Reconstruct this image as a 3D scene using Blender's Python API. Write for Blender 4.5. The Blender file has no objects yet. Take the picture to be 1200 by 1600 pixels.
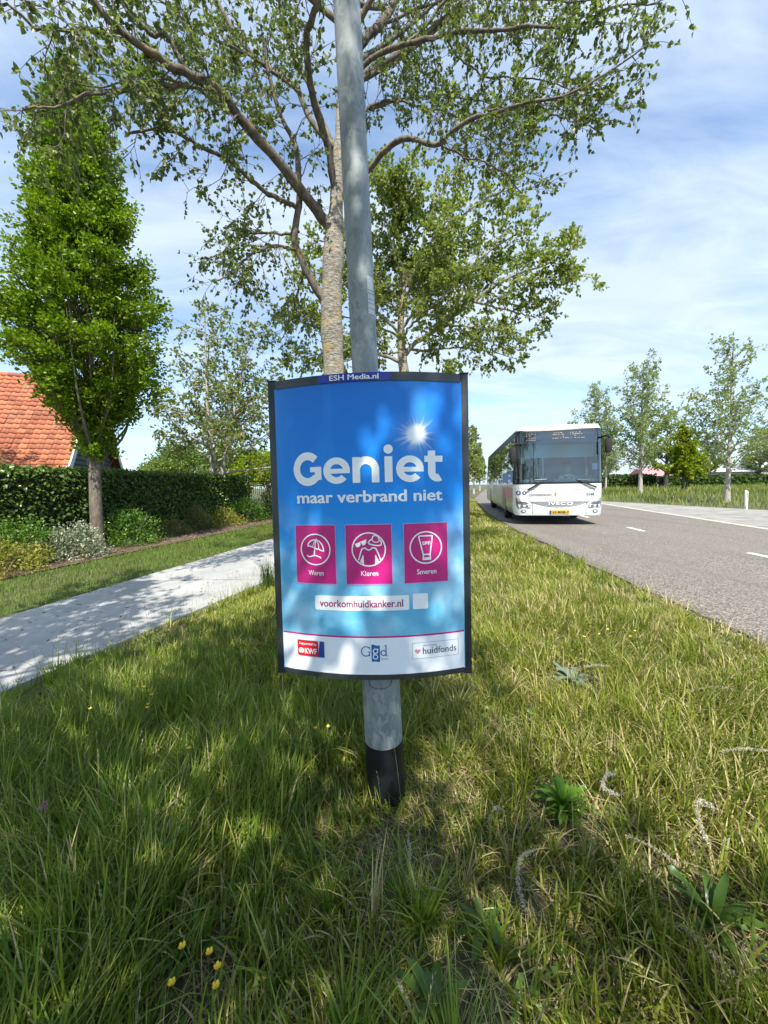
import bpy, bmesh, math, random
import numpy as np
from mathutils import Vector, Matrix
# ------------------------------------------------------------------ camera, sky, sun, exposure
S = bpy.context.scene
COL = S.collection
CAM_H = 1.45
PITCH, ROLL = math.radians(3.9), math.radians(1.0)
cam = bpy.data.cameras.new('camera')
cam.sensor_fit = 'HORIZONTAL'; cam.sensor_width = 36.0; cam.lens = 18.0
cam.clip_start = 0.05; cam.clip_end = 3000
cam_o = bpy.data.objects.new('camera', cam); COL.objects.link(cam_o)
_R = Vector((1, 0, 0)); _F = Vector((0, math.cos(PITCH), -math.sin(PITCH))); _U = Vector((0, math.sin(PITCH), math.cos(PITCH)))
_rc = math.cos(ROLL) * _R - math.sin(ROLL) * _U; _uc = math.sin(ROLL) * _R + math.cos(ROLL) * _U
cam_o.matrix_world = Matrix(((_rc.x, _uc.x, -_F.x, 0), (_rc.y, _uc.y, -_F.y, 0), (_rc.z, _uc.z, -_F.z, CAM_H), (0, 0, 0, 1)))
S.camera = cam_o
SUN_EL, SUN_AZ = math.radians(54), math.radians(6)       # azimuth: to the right of straight behind the camera
sun_dir = Vector((math.sin(SUN_AZ) * math.cos(SUN_EL), -math.cos(SUN_AZ) * math.cos(SUN_EL), math.sin(SUN_EL)))
sl = bpy.data.lights.new('sun', 'SUN'); sl.energy = 4.9; sl.angle = math.radians(0.5); sl.color = (1.0, 0.95, 0.84)
so = bpy.data.objects.new('sun', sl); COL.objects.link(so)
so.rotation_euler = sun_dir.to_track_quat('Z', 'Y').to_euler(); so.location = (0, -5, 30)
W = bpy.data.worlds.new('World'); S.world = W; W.use_nodes = True
nt = W.node_tree; nt.nodes.clear()
def N(t, typ, **kw):
    n = t.nodes.new(typ)
    for k, v in kw.items(): setattr(n, k, v)
    return n
def link(t, a, b): t.links.new(a, b)
def mathn(t, op, a, b=None, c=None):
    n = N(t, 'ShaderNodeMath', operation=op)
    for i, v in enumerate((a, b, c)):
        if v is None: continue
        if isinstance(v, (int, float)): n.inputs[i].default_value = v
        else: t.links.new(v, n.inputs[i])
    return n.outputs[0]
def mapr(t, v, a, b, c, d):
    n = N(t, 'ShaderNodeMapRange'); n.clamp = True
    t.links.new(v, n.inputs[0])
    for i, x in enumerate((a, b, c, d)): n.inputs[i + 1].default_value = x
    return n.outputs[0]
def mixc(t, fac, a, b, blend='MIX'):
    n = N(t, 'ShaderNodeMix', data_type='RGBA', blend_type=blend)
    for sock, v in ((n.inputs[0], fac), (n.inputs[6], a), (n.inputs[7], b)):
        if isinstance(v, (int, float)): sock.default_value = v
        elif isinstance(v, tuple): sock.default_value = (*v[:3], 1)
        else: t.links.new(v, sock)
    return n.outputs[2]
def noise(t, vec, scale, detail=4, rough=0.55, dist=0.0, dim='3D'):
    n = N(t, 'ShaderNodeTexNoise', noise_dimensions=dim)
    n.inputs['Scale'].default_value = scale; n.inputs['Detail'].default_value = detail
    n.inputs['Roughness'].default_value = rough; n.inputs['Distortion'].default_value = dist
    if vec is not None: t.links.new(vec, n.inputs['Vector'])
    return n.outputs[0]
sky = N(nt, 'ShaderNodeTexSky', sky_type='NISHITA'); sky.sun_disc = False
sky.sun_elevation = SUN_EL; sky.sun_rotation = math.pi - SUN_AZ; sky.air_density = 1.0; sky.dust_density = 1.0; sky.ozone_density = 1.0
tc = N(nt, 'ShaderNodeTexCoord'); sep = N(nt, 'ShaderNodeSeparateXYZ'); link(nt, tc.outputs['Generated'], sep.inputs[0])
zc = mathn(nt, 'MAXIMUM', sep.outputs[2], 0.0)
den = mathn(nt, 'ADD', zc, 0.22)
cx = mathn(nt, 'DIVIDE', sep.outputs[0], den); cy = mathn(nt, 'DIVIDE', sep.outputs[1], den)
comb = N(nt, 'ShaderNodeCombineXYZ'); link(nt, cx, comb.inputs[0]); link(nt, cy, comb.inputs[1])
mp = N(nt, 'ShaderNodeMapping'); link(nt, comb.outputs[0], mp.inputs[0])
mp.inputs['Location'].default_value = (3.25, 1.3, 0.4); mp.inputs['Rotation'].default_value = (0, 0, math.radians(38)); mp.inputs['Scale'].default_value = (0.75, 1.9, 1)
n1 = noise(nt, mp.outputs[0], 0.8, 7, 0.52, 0.6)
n2 = noise(nt, mp.outputs[0], 3.4, 7, 0.6, 0.9)
nn = mathn(nt, 'ADD', mathn(nt, 'MULTIPLY', n1, 0.84), mathn(nt, 'MULTIPLY', n2, 0.16))
cl = mapr(nt, nn, 0.395, 0.60, 0.10, 1.0)
hz = mapr(nt, sep.outputs[2], 0.0, 0.42, 1.0, 0.0)
cl2 = mathn(nt, 'MINIMUM', mathn(nt, 'ADD', mathn(nt, 'MULTIPLY', cl, 0.82), mathn(nt, 'MULTIPLY', hz, 0.20)), 0.94)
shade = mapr(nt, n2, 0.3, 0.7, 0.86, 1.0)
ccol = mixc(nt, 1.0, (4.6, 5.35, 6.3), shade, 'MULTIPLY')
skyb = mixc(nt, 1.0, sky.outputs[0], (0.95, 1.20, 1.36), 'MULTIPLY')
final = mixc(nt, cl2, skyb, ccol)
bg = N(nt, 'ShaderNodeBackground'); bg.inputs[1].default_value = 0.118; link(nt, final, bg.inputs[0])
wo = N(nt, 'ShaderNodeOutputWorld'); link(nt, bg.outputs[0], wo.inputs[0])
vs = S.view_settings; vs.view_transform = 'Standard'; vs.look = 'None'; vs.exposure = 0.80; vs.gamma = 1.0; vs.use_curve_mapping = False
S.cycles.max_bounces = 7; S.cycles.transparent_max_bounces = 10; S.cycles.diffuse_bounces = 3; S.cycles.transmission_bounces = 5
S.cycles.use_denoising = True; S.cycles.sample_clamp_indirect = 6
rng = np.random.default_rng(11); random.seed(5)
# ------------------------------------------------------------------ helpers
def lin(h):
    h = h.lstrip('#'); o = []
    for i in (0, 2, 4):
        c = int(h[i:i + 2], 16) / 255
        o.append(c / 12.92 if c <= 0.04045 else ((c + 0.055) / 1.055) ** 2.4)
    return tuple(o)
MATS = {}
def mat(name, col=(0.5, 0.5, 0.5), rough=0.6, metal=0.0, var=0.0, vscale=8.0, bump=0.0, bscale=60.0, coat=0.0, emit=None, spec=0.5):
    if name in MATS: return MATS[name]
    m = bpy.data.materials.new(name); m.use_nodes = True; t = m.node_tree
    b = t.nodes['Principled BSDF']
    b.inputs['Base Color'].default_value = (*col, 1); b.inputs['Roughness'].default_value = rough; b.inputs['Metallic'].default_value = metal
    b.inputs['Specular IOR Level'].default_value = spec; b.inputs['Coat Weight'].default_value = coat
    tcn = N(t, 'ShaderNodeTexCoord')
    if var:
        nz = noise(t, tcn.outputs['Object'], vscale, 6, 0.6, 0.2)
        f = mapr(t, nz, 0.3, 0.7, 0, 1)
        link(t, mixc(t, f, tuple(c * (1 - var) for c in col), tuple(min(1, c * (1 + var)) for c in col)), b.inputs['Base Color'])
        link(t, mapr(t, nz, 0.3, 0.7, max(0.02, rough - 0.08), min(1, rough + 0.1)), b.inputs['Roughness'])
    if bump:
        bn = N(t, 'ShaderNodeBump'); bn.inputs['Strength'].default_value = bump; bn.inputs['Distance'].default_value = 0.02
        link(t, noise(t, tcn.outputs['Object'], bscale, 5, 0.6), bn.inputs['Height']); link(t, bn.outputs[0], b.inputs['Normal'])
    if emit:
        b.inputs['Emission Color'].default_value = (*emit[0], 1); b.inputs['Emission Strength'].default_value = emit[1]
    MATS[name] = m; return m
def leafmat(name, c1, c2, trans=0.4, rough=0.5, c3=None):
    m = bpy.data.materials.new(name); m.use_nodes = True; t = m.node_tree; t.nodes.clear()
    g = N(t, 'ShaderNodeNewGeometry'); r = g.outputs['Random Per Island']
    tcn = N(t, 'ShaderNodeTexCoord')
    nz = mapr(t, noise(t, tcn.outputs['Object'], 1.3, 3), 0.35, 0.65, 0, 1)
    f = mathn(t, 'ADD', mathn(t, 'MULTIPLY', r, 0.65), mathn(t, 'MULTIPLY', nz, 0.35))
    c = mixc(t, f, c1, c2)
    if c3 is not None: c = mixc(t, mapr(t, r, 0.86, 0.9, 0, 1), c, c3)
    p = N(t, 'ShaderNodeBsdfPrincipled'); link(t, c, p.inputs['Base Color']); p.inputs['Roughness'].default_value = rough; p.inputs['Specular IOR Level'].default_value = 0.35
    tr = N(t, 'ShaderNodeBsdfTranslucent'); link(t, mixc(t, 1.0, c, (1.35, 1.5, 0.7), 'MULTIPLY'), tr.inputs[0])
    mx = N(t, 'ShaderNodeMixShader'); mx.inputs[0].default_value = trans
    link(t, p.outputs[0], mx.inputs[1]); link(t, tr.outputs[0], mx.inputs[2])
    o = N(t, 'ShaderNodeOutputMaterial'); link(t, mx.outputs[0], o.inputs[0]); MATS[name] = m; return m
def tag(o, label=None, cat=None, group=None, kind=None):
    for k, v in (('label', label), ('category', cat), ('group', group), ('kind', kind)):
        if v: o[k] = v
    return o
def empty(name, loc=(0, 0, 0), rz=0.0, label=None, cat=None, group=None):
    o = bpy.data.objects.new(name, None); COL.objects.link(o); o.location = loc; o.rotation_euler = (0, 0, rz); o.empty_display_size = 0.1
    return tag(o, label, cat, group)
def mesh_np(name, verts, faces_flat, counts, m, parent=None, smooth=False):
    me = bpy.data.meshes.new(name); v = np.asarray(verts, dtype=np.float32)
    me.vertices.add(len(v)); me.vertices.foreach_set('co', v.ravel())
    fl = np.asarray(faces_flat, dtype=np.int32); ct = np.asarray(counts, dtype=np.int32)
    me.loops.add(len(fl)); me.loops.foreach_set('vertex_index', fl)
    me.polygons.add(len(ct)); st = np.zeros(len(ct), dtype=np.int32); st[1:] = np.cumsum(ct)[:-1]
    me.polygons.foreach_set('loop_start', st)
    try: me.polygons.foreach_set('loop_total', ct)
    except Exception: pass
    if smooth: me.polygons.foreach_set('use_smooth', np.ones(len(ct), dtype=bool))
    me.update(calc_edges=True); me.validate()
    if m: me.materials.append(m)
    o = bpy.data.objects.new(name, me); COL.objects.link(o)
    if parent: o.parent = parent
    return o
class MB:
    """collects shapes that become ONE mesh"""
    def __init__(s): s.v = []; s.f = []
    def add(s, vs, fs):
        b = len(s.v); s.v += [tuple(map(float, p)) for p in vs]; s.f += [tuple(b + i for i in f) for f in fs]
    def box(s, x0, x1, y0, y1, z0, z1, M=None):
        vs = [(x, y, z) for z in (z0, z1) for y in (y0, y1) for x in (x0, x1)]
        if M is not None: vs = [tuple(M @ Vector(p)) for p in vs]
        s.add(vs, [(0, 2, 3, 1), (4, 5, 7, 6), (0, 1, 5, 4), (2, 6, 7, 3), (0, 4, 6, 2), (1, 3, 7, 5)])
    def tube(s, pts, rad, n=8, cap=True):
        v, f = tube_np(np.array(pts, float), np.broadcast_to(np.array(rad, float), (len(pts),)), n)
        b = len(s.v); s.v += [tuple(p) for p in v]; s.f += [tuple(b + i for i in q) for q in f.tolist()]
        if cap:
            s.f.append(tuple(b + i for i in range(n))[::-1]); L = len(v) - n; s.f.append(tuple(b + L + i for i in range(n)))
    def poly(s, pts): s.add(pts, [tuple(range(len(pts)))])
    def grid(s, P):
        P = np.asarray(P, float); a, b2 = P.shape[:2]; b = len(s.v); s.v += [tuple(p) for p in P.reshape(-1, 3)]
        s.f += [(b + i * b2 + j, b + i * b2 + j + 1, b + (i + 1) * b2 + j + 1, b + (i + 1) * b2 + j) for i in range(a - 1) for j in range(b2 - 1)]
    def lathe(s, prof, n=20, M=None):
        vs = []
        for r, z in prof:
            for k in range(n):
                a = 2 * math.pi * k / n; p = Vector((r * math.cos(a), r * math.sin(a), z)); vs.append(tuple(M @ p) if M is not None else tuple(p))
        fs = [(i * n + k, i * n + (k + 1) % n, (i + 1) * n + (k + 1) % n, (i + 1) * n + k) for i in range(len(prof) - 1) for k in range(n)]
        s.add(vs, fs)
    def build(s, name, m, parent=None, smooth=False, bevel=0.0, angle=40):
        me = bpy.data.meshes.new(name); me.from_pydata(s.v, [], s.f); me.update()
        if m: me.materials.append(m)
        bm = bmesh.new(); bm.from_mesh(me); bmesh.ops.recalc_face_normals(bm, faces=bm.faces)
        if bevel:
            es = [e for e in bm.edges if len(e.link_faces) == 2 and e.calc_face_angle(0) > math.radians(30)]
            bmesh.ops.bevel(bm, geom=es, offset=bevel, segments=2, affect='EDGES', profile=0.6)
        if smooth or bevel:
            for f in bm.faces: f.smooth = True
            for e in bm.edges:
                if len(e.link_faces) == 2 and e.calc_face_angle(0) > math.radians(angle): e.smooth = False
        bm.to_mesh(me); bm.free()
        o = bpy.data.objects.new(name, me); COL.objects.link(o)
        if parent: o.parent = parent
        return o
def tube_np(p, r, n):
    k = len(p); t = np.gradient(p, axis=0); t /= np.linalg.norm(t, axis=1)[:, None] + 1e-9
    a = np.array([0.0, 0, 1]) if abs(t[0][2]) < 0.9 else np.array([1.0, 0, 0])
    u = np.cross(t[0], a); u /= np.linalg.norm(u); U = [u]
    for i in range(1, k):
        u = u - t[i] * np.dot(u, t[i]); u /= np.linalg.norm(u) + 1e-9; U.append(u)
    U = np.array(U); V = np.cross(t, U); an = np.linspace(0, 2 * math.pi, n, endpoint=False)
    ring = p[:, None] + r[:, None, None] * (np.cos(an)[None, :, None] * U[:, None] + np.sin(an)[None, :, None] * V[:, None])
    i = np.arange(k - 1)[:, None] * n; j = np.arange(n)[None]; j2 = (j + 1) % n
    f = np.stack([i + j, i + j2, i + n + j2, i + n + j], -1).reshape(-1, 4)
    return ring.reshape(-1, 3), f
def spline(pts, n):
    p = np.array(pts, float); P = np.vstack([2 * p[0] - p[1], p, 2 * p[-1] - p[-2]]); m = len(p) - 1
    out = []
    for q in np.linspace(0, m, n):
        i = min(int(q), m - 1); t = q - i; a, b, c, d = P[i:i + 4]
        out.append(0.5 * (2 * b + (c - a) * t + (2 * a - 5 * b + 4 * c - d) * t * t + (3 * b - a - 3 * c + d) * t ** 3))
    return np.array(out)
_lat = np.random.default_rng(3).random((256, 256))
def vnoise(x, y, s):
    x = np.asarray(x, float) / s + 100.3; y = np.asarray(y, float) / s + 57.7
    i = np.floor(x).astype(int); j = np.floor(y).astype(int); fx = x - i; fy = y - j
    fx = fx * fx * (3 - 2 * fx); fy = fy * fy * (3 - 2 * fy); g = lambda a, b: _lat[a % 256, b % 256]
    return (g(i, j) * (1 - fx) + g(i + 1, j) * fx) * (1 - fy) + (g(i, j + 1) * (1 - fx) + g(i + 1, j + 1) * fx) * fy
# ------------------------------------------------------------------ lie of the land
_ry = np.array([-60, -20, 0, 2.8, 4.5, 6.9, 10.8, 16, 22, 33.6, 51.8, 86.9, 150, 320.]); _rx = np.array([2.4, 2.45, 2.66, 2.86, 3.01, 3.24, 3.62, 4.42, 5.55, 7.95, 13.0, 23.0, 44, 104.])
_yy = np.linspace(-60, 320, 3801); _xx = np.interp(_yy, _ry, _rx); _xs = np.convolve(np.pad(_xx, 20, mode='edge'), np.ones(41) / 41, 'valid')
def road_l(y): return np.interp(y, _yy, _xs)
def road_w(y): return np.interp(y, [-60, 9.4, 13, 21.5, 34, 60, 320], [6.0, 6.0, 6.4, 6.9, 7.1, 7.4, 7.6])
def road_r(y): return road_l(y) + road_w(y)
RZ = 0.20
def path_l(y): return -4.42 + (np.asarray(y, float) - 4.31) * 0.187
def path_r(y): return np.interp(y, [-30, 0, 2.67, 6.02, 9, 60], [-9.5, -3.62, -2.79, -1.80, -1.0, 8.6])
def bed_e(y): return -6.46 + (np.asarray(y, float) - 6.36) * 0.185
def gz(x, y):
    x = np.asarray(x, float); y = np.asarray(y, float); rl = road_l(y)
    t = np.clip((x - (rl - 3.2)) / 3.0, 0, 1); t = t * t * (3 - 2 * t)
    z = RZ * t
    w = np.clip((x - path_r(y) - 0.15) / 0.6, 0, 1) * np.clip((rl - 0.25 - x) / 0.5, 0, 1)
    z = z + w * (0.05 * (vnoise(x, y, 1.1) - 0.4) + 0.025 * (vnoise(x, y, 0.35) - 0.5))
    far = np.clip((x - road_r(y) - 6) / 10, 0, 1)
    return z + far * 0.25 * (vnoise(x, y, 9) - 0.3)
# ------------------------------------------------------------------ ground, road, paths
def ground_mat():
    m = bpy.data.materials.new('verge_soil'); m.use_nodes = True; t = m.node_tree; b = t.nodes['Principled BSDF']
    g = N(t, 'ShaderNodeTexCoord').outputs['Object']
    a = mixc(t, mapr(t, noise(t, g, 14, 6, 0.65), 0.35, 0.65, 0, 1), (0.040, 0.032, 0.018), (0.13, 0.105, 0.060))
    gr = mixc(t, mapr(t, noise(t, g, 40, 4), 0.3, 0.7, 0, 1), (0.045, 0.085, 0.014), (0.12, 0.155, 0.034))
    c = mixc(t, mapr(t, noise(t, g, 1.4, 5), 0.42, 0.66, 0, 0.85), a, gr)
    link(t, c, b.inputs['Base Color']); b.inputs['Roughness'].default_value = 0.95
    bn = N(t, 'ShaderNodeBump'); bn.inputs['Strength'].default_value = 0.7; bn.inputs['Distance'].default_value = 0.02
    link(t, noise(t, g, 55, 6, 0.7), bn.inputs['Height']); link(t, bn.outputs[0], b.inputs['Normal']); return m
def sheet(name, xs, ys, zf, m):
    X, Y = np.meshgrid(xs, ys); Z = zf(X, Y); v = np.stack([X, Y, Z], -1).reshape(-1, 3)
    a, b = X.shape; i = np.arange(a - 1)[:, None] * b; j = np.arange(b - 1)[None]
    f = np.stack([i + j, i + j + 1, i + b + j + 1, i + b + j], -1).reshape(-1, 4)
    o = mesh_np(name, v, f.ravel(), np.full(len(f), 4), m, smooth=True); return tag(o, kind='structure')
gx = np.concatenate([[-700, -400, -200, -120, -80, -50, -35, -25, -18, -13], np.arange(-10, 8, 0.14), np.arange(8, 32, 1.0), [36, 42, 50, 60, 75, 95, 120, 170, 250, 400, 700]])
gy = np.concatenate([[-60, -30, -15, -8, -4], np.arange(-2, 12, 0.14), np.arange(12, 40, 0.6), [42, 46, 50, 56, 62, 70, 80, 95, 110, 130, 160, 200, 260, 330, 450, 650, 900]])
sheet('ground', gx, gy, lambda x, y: gz(x, y) - 0.03 - 0.05 * ((x > road_l(y) + 0.15) & (x < road_r(y) + 7)), ground_mat())
def strip(name, xl, xr, ys, z, m, nx=2, th=None, zr=None):
    ys = np.asarray(ys, float); L = xl(ys) + 0 * ys; R = xr(ys) + 0 * ys
    P = np.stack([np.stack([L + (R - L) * k / (nx - 1), ys, np.full(len(ys), z)], -1) for k in range(nx)], 1)
    mb = MB(); mb.grid(P)
    if th:
        for k in (0, nx - 1):
            A = P[:, k]; B = A - np.array([0, 0, th]); mb.grid(np.stack([A, B], 1))
    o = mb.build(name, m, smooth=True); return tag(o, kind='structure')
def asphalt():
    m = bpy.data.materials.new('asphalt'); m.use_nodes = True; t = m.node_tree; b = t.nodes['Principled BSDF']
    g = N(t, 'ShaderNodeTexCoord').outputs['Object']
    v = N(t, 'ShaderNodeTexVoronoi'); v.inputs['Scale'].default_value = 85; link(t, g, v.inputs['Vector'])
    sepc = N(t, 'ShaderNodeSeparateColor'); link(t, v.outputs['Color'], sepc.inputs[0])
    st = mixc(t, mapr(t, sepc.outputs[0], 0.25, 0.9, 0, 1), (0.048, 0.042, 0.036), (0.35, 0.305, 0.262))
    c = mixc(t, mapr(t, noise(t, g, 0.8, 6, 0.6), 0.3, 0.7, 0.0, 0.55), st, (0.19, 0.166, 0.146))
    mt = N(t, 'ShaderNodeMapping'); link(t, g, mt.inputs[0]); mt.inputs['Scale'].default_value = (1.1, 0.12, 1); mt.inputs['Rotation'].default_value = (0, 0, 0.12)
    c = mixc(t, mapr(t, noise(t, mt.outputs[0], 1.3, 6, 0.6), 0.45, 0.7, 0, 0.45), c, (0.095, 0.085, 0.078))
    c = mixc(t, mapr(t, noise(t, g, 220, 2), 0.55, 0.7, 0, 0.6), c, (0.04, 0.038, 0.036))
    link(t, c, b.inputs['Base Color']); b.inputs['Roughness'].default_value = 0.85
    bn = N(t, 'ShaderNodeBump'); bn.inputs['Strength'].default_value = 0.5; bn.inputs['Distance'].default_value = 0.006
    link(t, v.outputs['Distance'], bn.inputs['Height']); link(t, bn.outputs[0], b.inputs['Normal']); return m
ys = np.concatenate([np.arange(-20, 60, 0.5), np.arange(60, 320, 4)])
jag = lambda y: road_l(y) + 0.05 * (vnoise(y, y * 0 + 3, 0.35) - 0.5) + 0.05 * (vnoise(y, y * 0 + 8, 1.3) - 0.5)
ysf = np.concatenate([np.arange(-6, 20, 0.08), np.arange(20, 60, 0.5), np.arange(60, 320, 4)])
strip('road', jag, road_r, ysf, RZ, asphalt(), 3, th=0.09)
CONC = mat('pale_concrete', (0.25, 0.238, 0.22), 0.9, var=0.32, vscale=1.9, bump=0.25, bscale=90)
def bay_r(y): return np.interp(y, [-20, 0, 15.5, 18, 22.1, 24.4, 27.6], [16.6, 16.2, 15.5, 15.1, 14.8, 14.3, 13.95])
strip('parking_bay', lambda y: road_r(y) + 0.16, bay_r, np.arange(-20, 27.5, 0.5), RZ - 0.004, CONC, 2, th=0.08)
strip('road_edge_band', lambda y: road_r(y) - 0.004, lambda y: road_r(y) + 0.165, ys, RZ + 0.006, mat('cream_edge_paint', (0.50, 0.455, 0.36), 0.9, var=0.2, vscale=4), 2, th=0.06)
LINE = mat('road_paint', (0.72, 0.71, 0.68), 0.7, var=0.18, vscale=25)
for k in range(-2, 9):
    y0 = 9.57 + 4.0 * k - 0.0; yy = np.linspace(y0, y0 + 0.9, 4)
    if 5.0 < y0 < 40: strip('road_marking', lambda y: road_l(y) + road_w(y) * 0.5 - 0.055, lambda y: road_l(y) + road_w(y) * 0.5 + 0.055, yy, RZ + 0.004, LINE)
def path_mat():
    m = bpy.data.materials.new('path_concrete'); m.use_nodes = True; t = m.node_tree; b = t.nodes['Principled BSDF']
    g = N(t, 'ShaderNodeTexCoord').outputs['Object']
    c = mixc(t, mapr(t, noise(t, g, 1.5, 7, 0.6), 0.3, 0.7, 0, 1), (0.29, 0.29, 0.28), (0.44, 0.435, 0.42))
    c = mixc(t, mapr(t, noise(t, g, 9, 5, 0.7), 0.56, 0.75, 0, 0.7), c, (0.17, 0.16, 0.145))
    c = mixc(t, mapr(t, noise(t, g, 160, 3), 0.3, 0.7, 0, 0.25), c, (0.20, 0.195, 0.19))
    link(t, c, b.inputs['Base Color']); b.inputs['Roughness'].default_value = 0.85
    bn = N(t, 'ShaderNodeBump'); bn.inputs['Strength'].default_value = 0.25; bn.inputs['Distance'].default_value = 0.01
    link(t, noise(t, g, 120, 4), bn.inputs['Height']); link(t, bn.outputs[0], b.inputs['Normal']); return m
PM = path_mat(); y0 = -14.0
while y0 < 46:                                                     # slabs with a thin joint between them
    y1 = y0 + 5.0; strip('bike_path', path_l, path_r, np.linspace(y0 + 0.006, y1 - 0.006, 9), 0.012, PM, 3, th=0.06); y0 = y1
MULCH = mat('bark_mulch', (0.105, 0.068, 0.045), 0.95, var=0.5, vscale=22, bump=0.9, bscale=70)
strip('mulch_bed', lambda y: bed_e(y) - 1.9, lambda y: bed_e(y) + 0.08 * (vnoise(y, y * 0, 0.5) - 0.5), np.arange(0, 32, 0.2), 0.0, MULCH, 4)
# ------------------------------------------------------------------ grass and chips: nobody could count them
def blades(name, x, y, L, wd, th0, kap, az, m, z0=None, segs=3):
    n = len(x); z = gz(x, y) - 0.03 if z0 is None else np.full(n, z0)
    ts = np.linspace(0, 1, segs + 1); P = [np.stack([x, y, z], -1)]; h = np.stack([np.cos(az), np.sin(az)], -1)
    for k in range(segs):
        a = th0 + kap * (ts[k] + 0.5 / segs); d = np.stack([np.sin(a) * h[:, 0], np.sin(a) * h[:, 1], np.cos(a)], -1)
        P.append(P[-1] + d * (L / segs)[:, None])
    tw = rng.normal(0, 0.5, n); sd = np.stack([-np.sin(az + tw), np.cos(az + tw), np.zeros(n)], -1)
    V = []
    for k in range(segs):
        w = wd * (1.0, 0.94, 0.78, 0.55, 0.34)[k] * 0.5
        V += [P[k] - sd * w[:, None], P[k] + sd * w[:, None]]
    V.append(P[-1]); nv = 2 * segs + 1; V = np.stack(V, 1).reshape(-1, 3); b = np.arange(n)[:, None] * nv
    F = [b + np.array([2 * k, 2 * k + 1, 2 * k + 3, 2 * k + 2]) for k in range(segs - 1)] + [b + np.array([2 * segs - 2, 2 * segs - 1, 2 * segs])]
    flat = np.concatenate(F, 1).ravel(); cnt = np.tile(np.array([4] * (segs - 1) + [3]), n)
    return tag(mesh_np(name, V, flat, cnt, m, smooth=True), kind='stuff')
GREEN = leafmat('green_grass', (0.075, 0.120, 0.012), (0.310, 0.340, 0.042), 0.38, 0.42, c3=(0.46, 0.41, 0.13))
LUSH = leafmat('lush_grass', (0.060, 0.115, 0.012), (0.245, 0.330, 0.042), 0.42, 0.40, c3=(0.36, 0.40, 0.09))
DRY = leafmat('dry_grass', (0.28, 0.22, 0.10), (0.56, 0.48, 0.25), 0.2, 0.6)
LAWN = leafmat('lawn_grass', (0.070, 0.130, 0.014), (0.175, 0.245, 0.032), 0.3, 0.5)
MEAD = leafmat('meadow_grass', (0.110, 0.165, 0.022), (0.235, 0.265, 0.060), 0.38, 0.5, c3=(0.34, 0.29, 0.11))
def scatter(n, x0, x1, y0, y1): return rng.uniform(x0, x1, n), rng.uniform(y0, y1, n)
def keep(x, y, lo, hi, *more):
    k = (x > lo) & (x < hi) & (np.abs(x) < 1.12 * y + 0.9)
    return k
CLEAR = [(.74, 1.54, .15), (1.00, 1.10, .13), (1.28, 2.55, .16), (.12, .98, .07), (-.54, 1.0, .10), (.47, 1.22, .06), (.93, 1.53, .06), (1.14, 1.32, .06), (.92, 1.28, .06)]   # where broad leaved weeds push the grass aside
def verge_zone(y0, y1, dens, scale, wscale):
    n = int(dens * (y1 - y0) * 13); x, y = scatter(n, -5.2, 7.8, y0, y1)
    edge = 0.10 * (vnoise(x, y, 0.3) - 0.6)
    k = keep(x, y, path_r(y) - 0.03 + edge, road_l(y) + 0.02 + edge)
    bare = vnoise(x, y, 0.42) * 0.6 + vnoise(x + 31, y, 0.16) * 0.4
    u = rng.random(n)
    dist_sign = np.hypot(x, y - 1.73)
    k &= u < np.clip((bare - 0.20) * 4.0, 0.16, 1.0)
    k &= dist_sign > 0.095
    for (qx, qy, qr) in CLEAR: k &= (np.hypot(x - qx, (y - qy) * 0.8) > qr) | (rng.random(n) < 0.12)
    x, y = x[k], y[k]; n = len(x)
    c = vnoise(x + 9, y + 4, 0.5) * 0.55 + vnoise(x, y + 40, 0.2) * 0.45
    left = np.clip((0.15 - x) / 0.9, 0, 1) * np.clip((3.6 - y) / 1.6, 0, 1)
    toroad = np.clip((road_l(y) - x) / 0.9, 0.25, 1); topath = np.clip((x - path_r(y)) / 0.7, 0.35, 1)
    L = (0.070 + 0.15 * c + 0.11 * left * (0.4 + c)) * toroad * topath * rng.uniform(0.55, 1.35, n) * scale
    L *= np.where((y < 1.35) & (np.abs(x) < 0.75), 0.62, 1.0)
    L *= np.where((dist_sign[k] < 0.42) & (y < 1.80), 0.50, 1.0)
    az = rng.uniform(0, 2 * math.pi, n); ca = 2 * math.pi * vnoise(x + 70, y, 0.8); m2 = rng.random(n) < 0.45
    az = np.where(m2, ca + rng.normal(0, 0.5, n), az)
    th0 = np.abs(rng.normal(0.16, 0.16, n)); kap = np.abs(rng.normal(0.75, 0.65, n))
    wd = rng.uniform(0.0026, 0.0068, n) * wscale
    dry = rng.random(n) < (0.10 + 0.26 * np.clip(vnoise(x + 5, y + 90, 0.6) * 1.5 - 0.55, 0, 1) + 0.20 * np.clip((x - 0.1) / 1.2, 0, 1))
    th0 = np.where(dry, th0 + np.abs(rng.normal(0.45, 0.45, n)), th0)
    lush = (~dry) & (rng.random(n) < left * 0.85)
    for nm, q, m in (('verge_grass', ~dry & ~lush, GREEN), ('lush_verge_grass', lush, LUSH), ('dry_verge_grass', dry, DRY)):
        if q.sum() > 20: blades(nm, x[q], y[q], L[q], wd[q], th0[q], kap[q], az[q], m, segs=4 if y1 < 3 else 3)
verge_zone(0.35, 1.5, 6000, 1.0, 1.35)
verge_zone(1.5, 2.6, 6000, 1.0, 1.35)
verge_zone(2.6, 5.0, 3900, 1.0, 1.6)
verge_zone(5.0, 11.0, 1900, 1.05, 2.5)
verge_zone(11.0, 34.0, 500, 1.15, 4.4)
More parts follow.
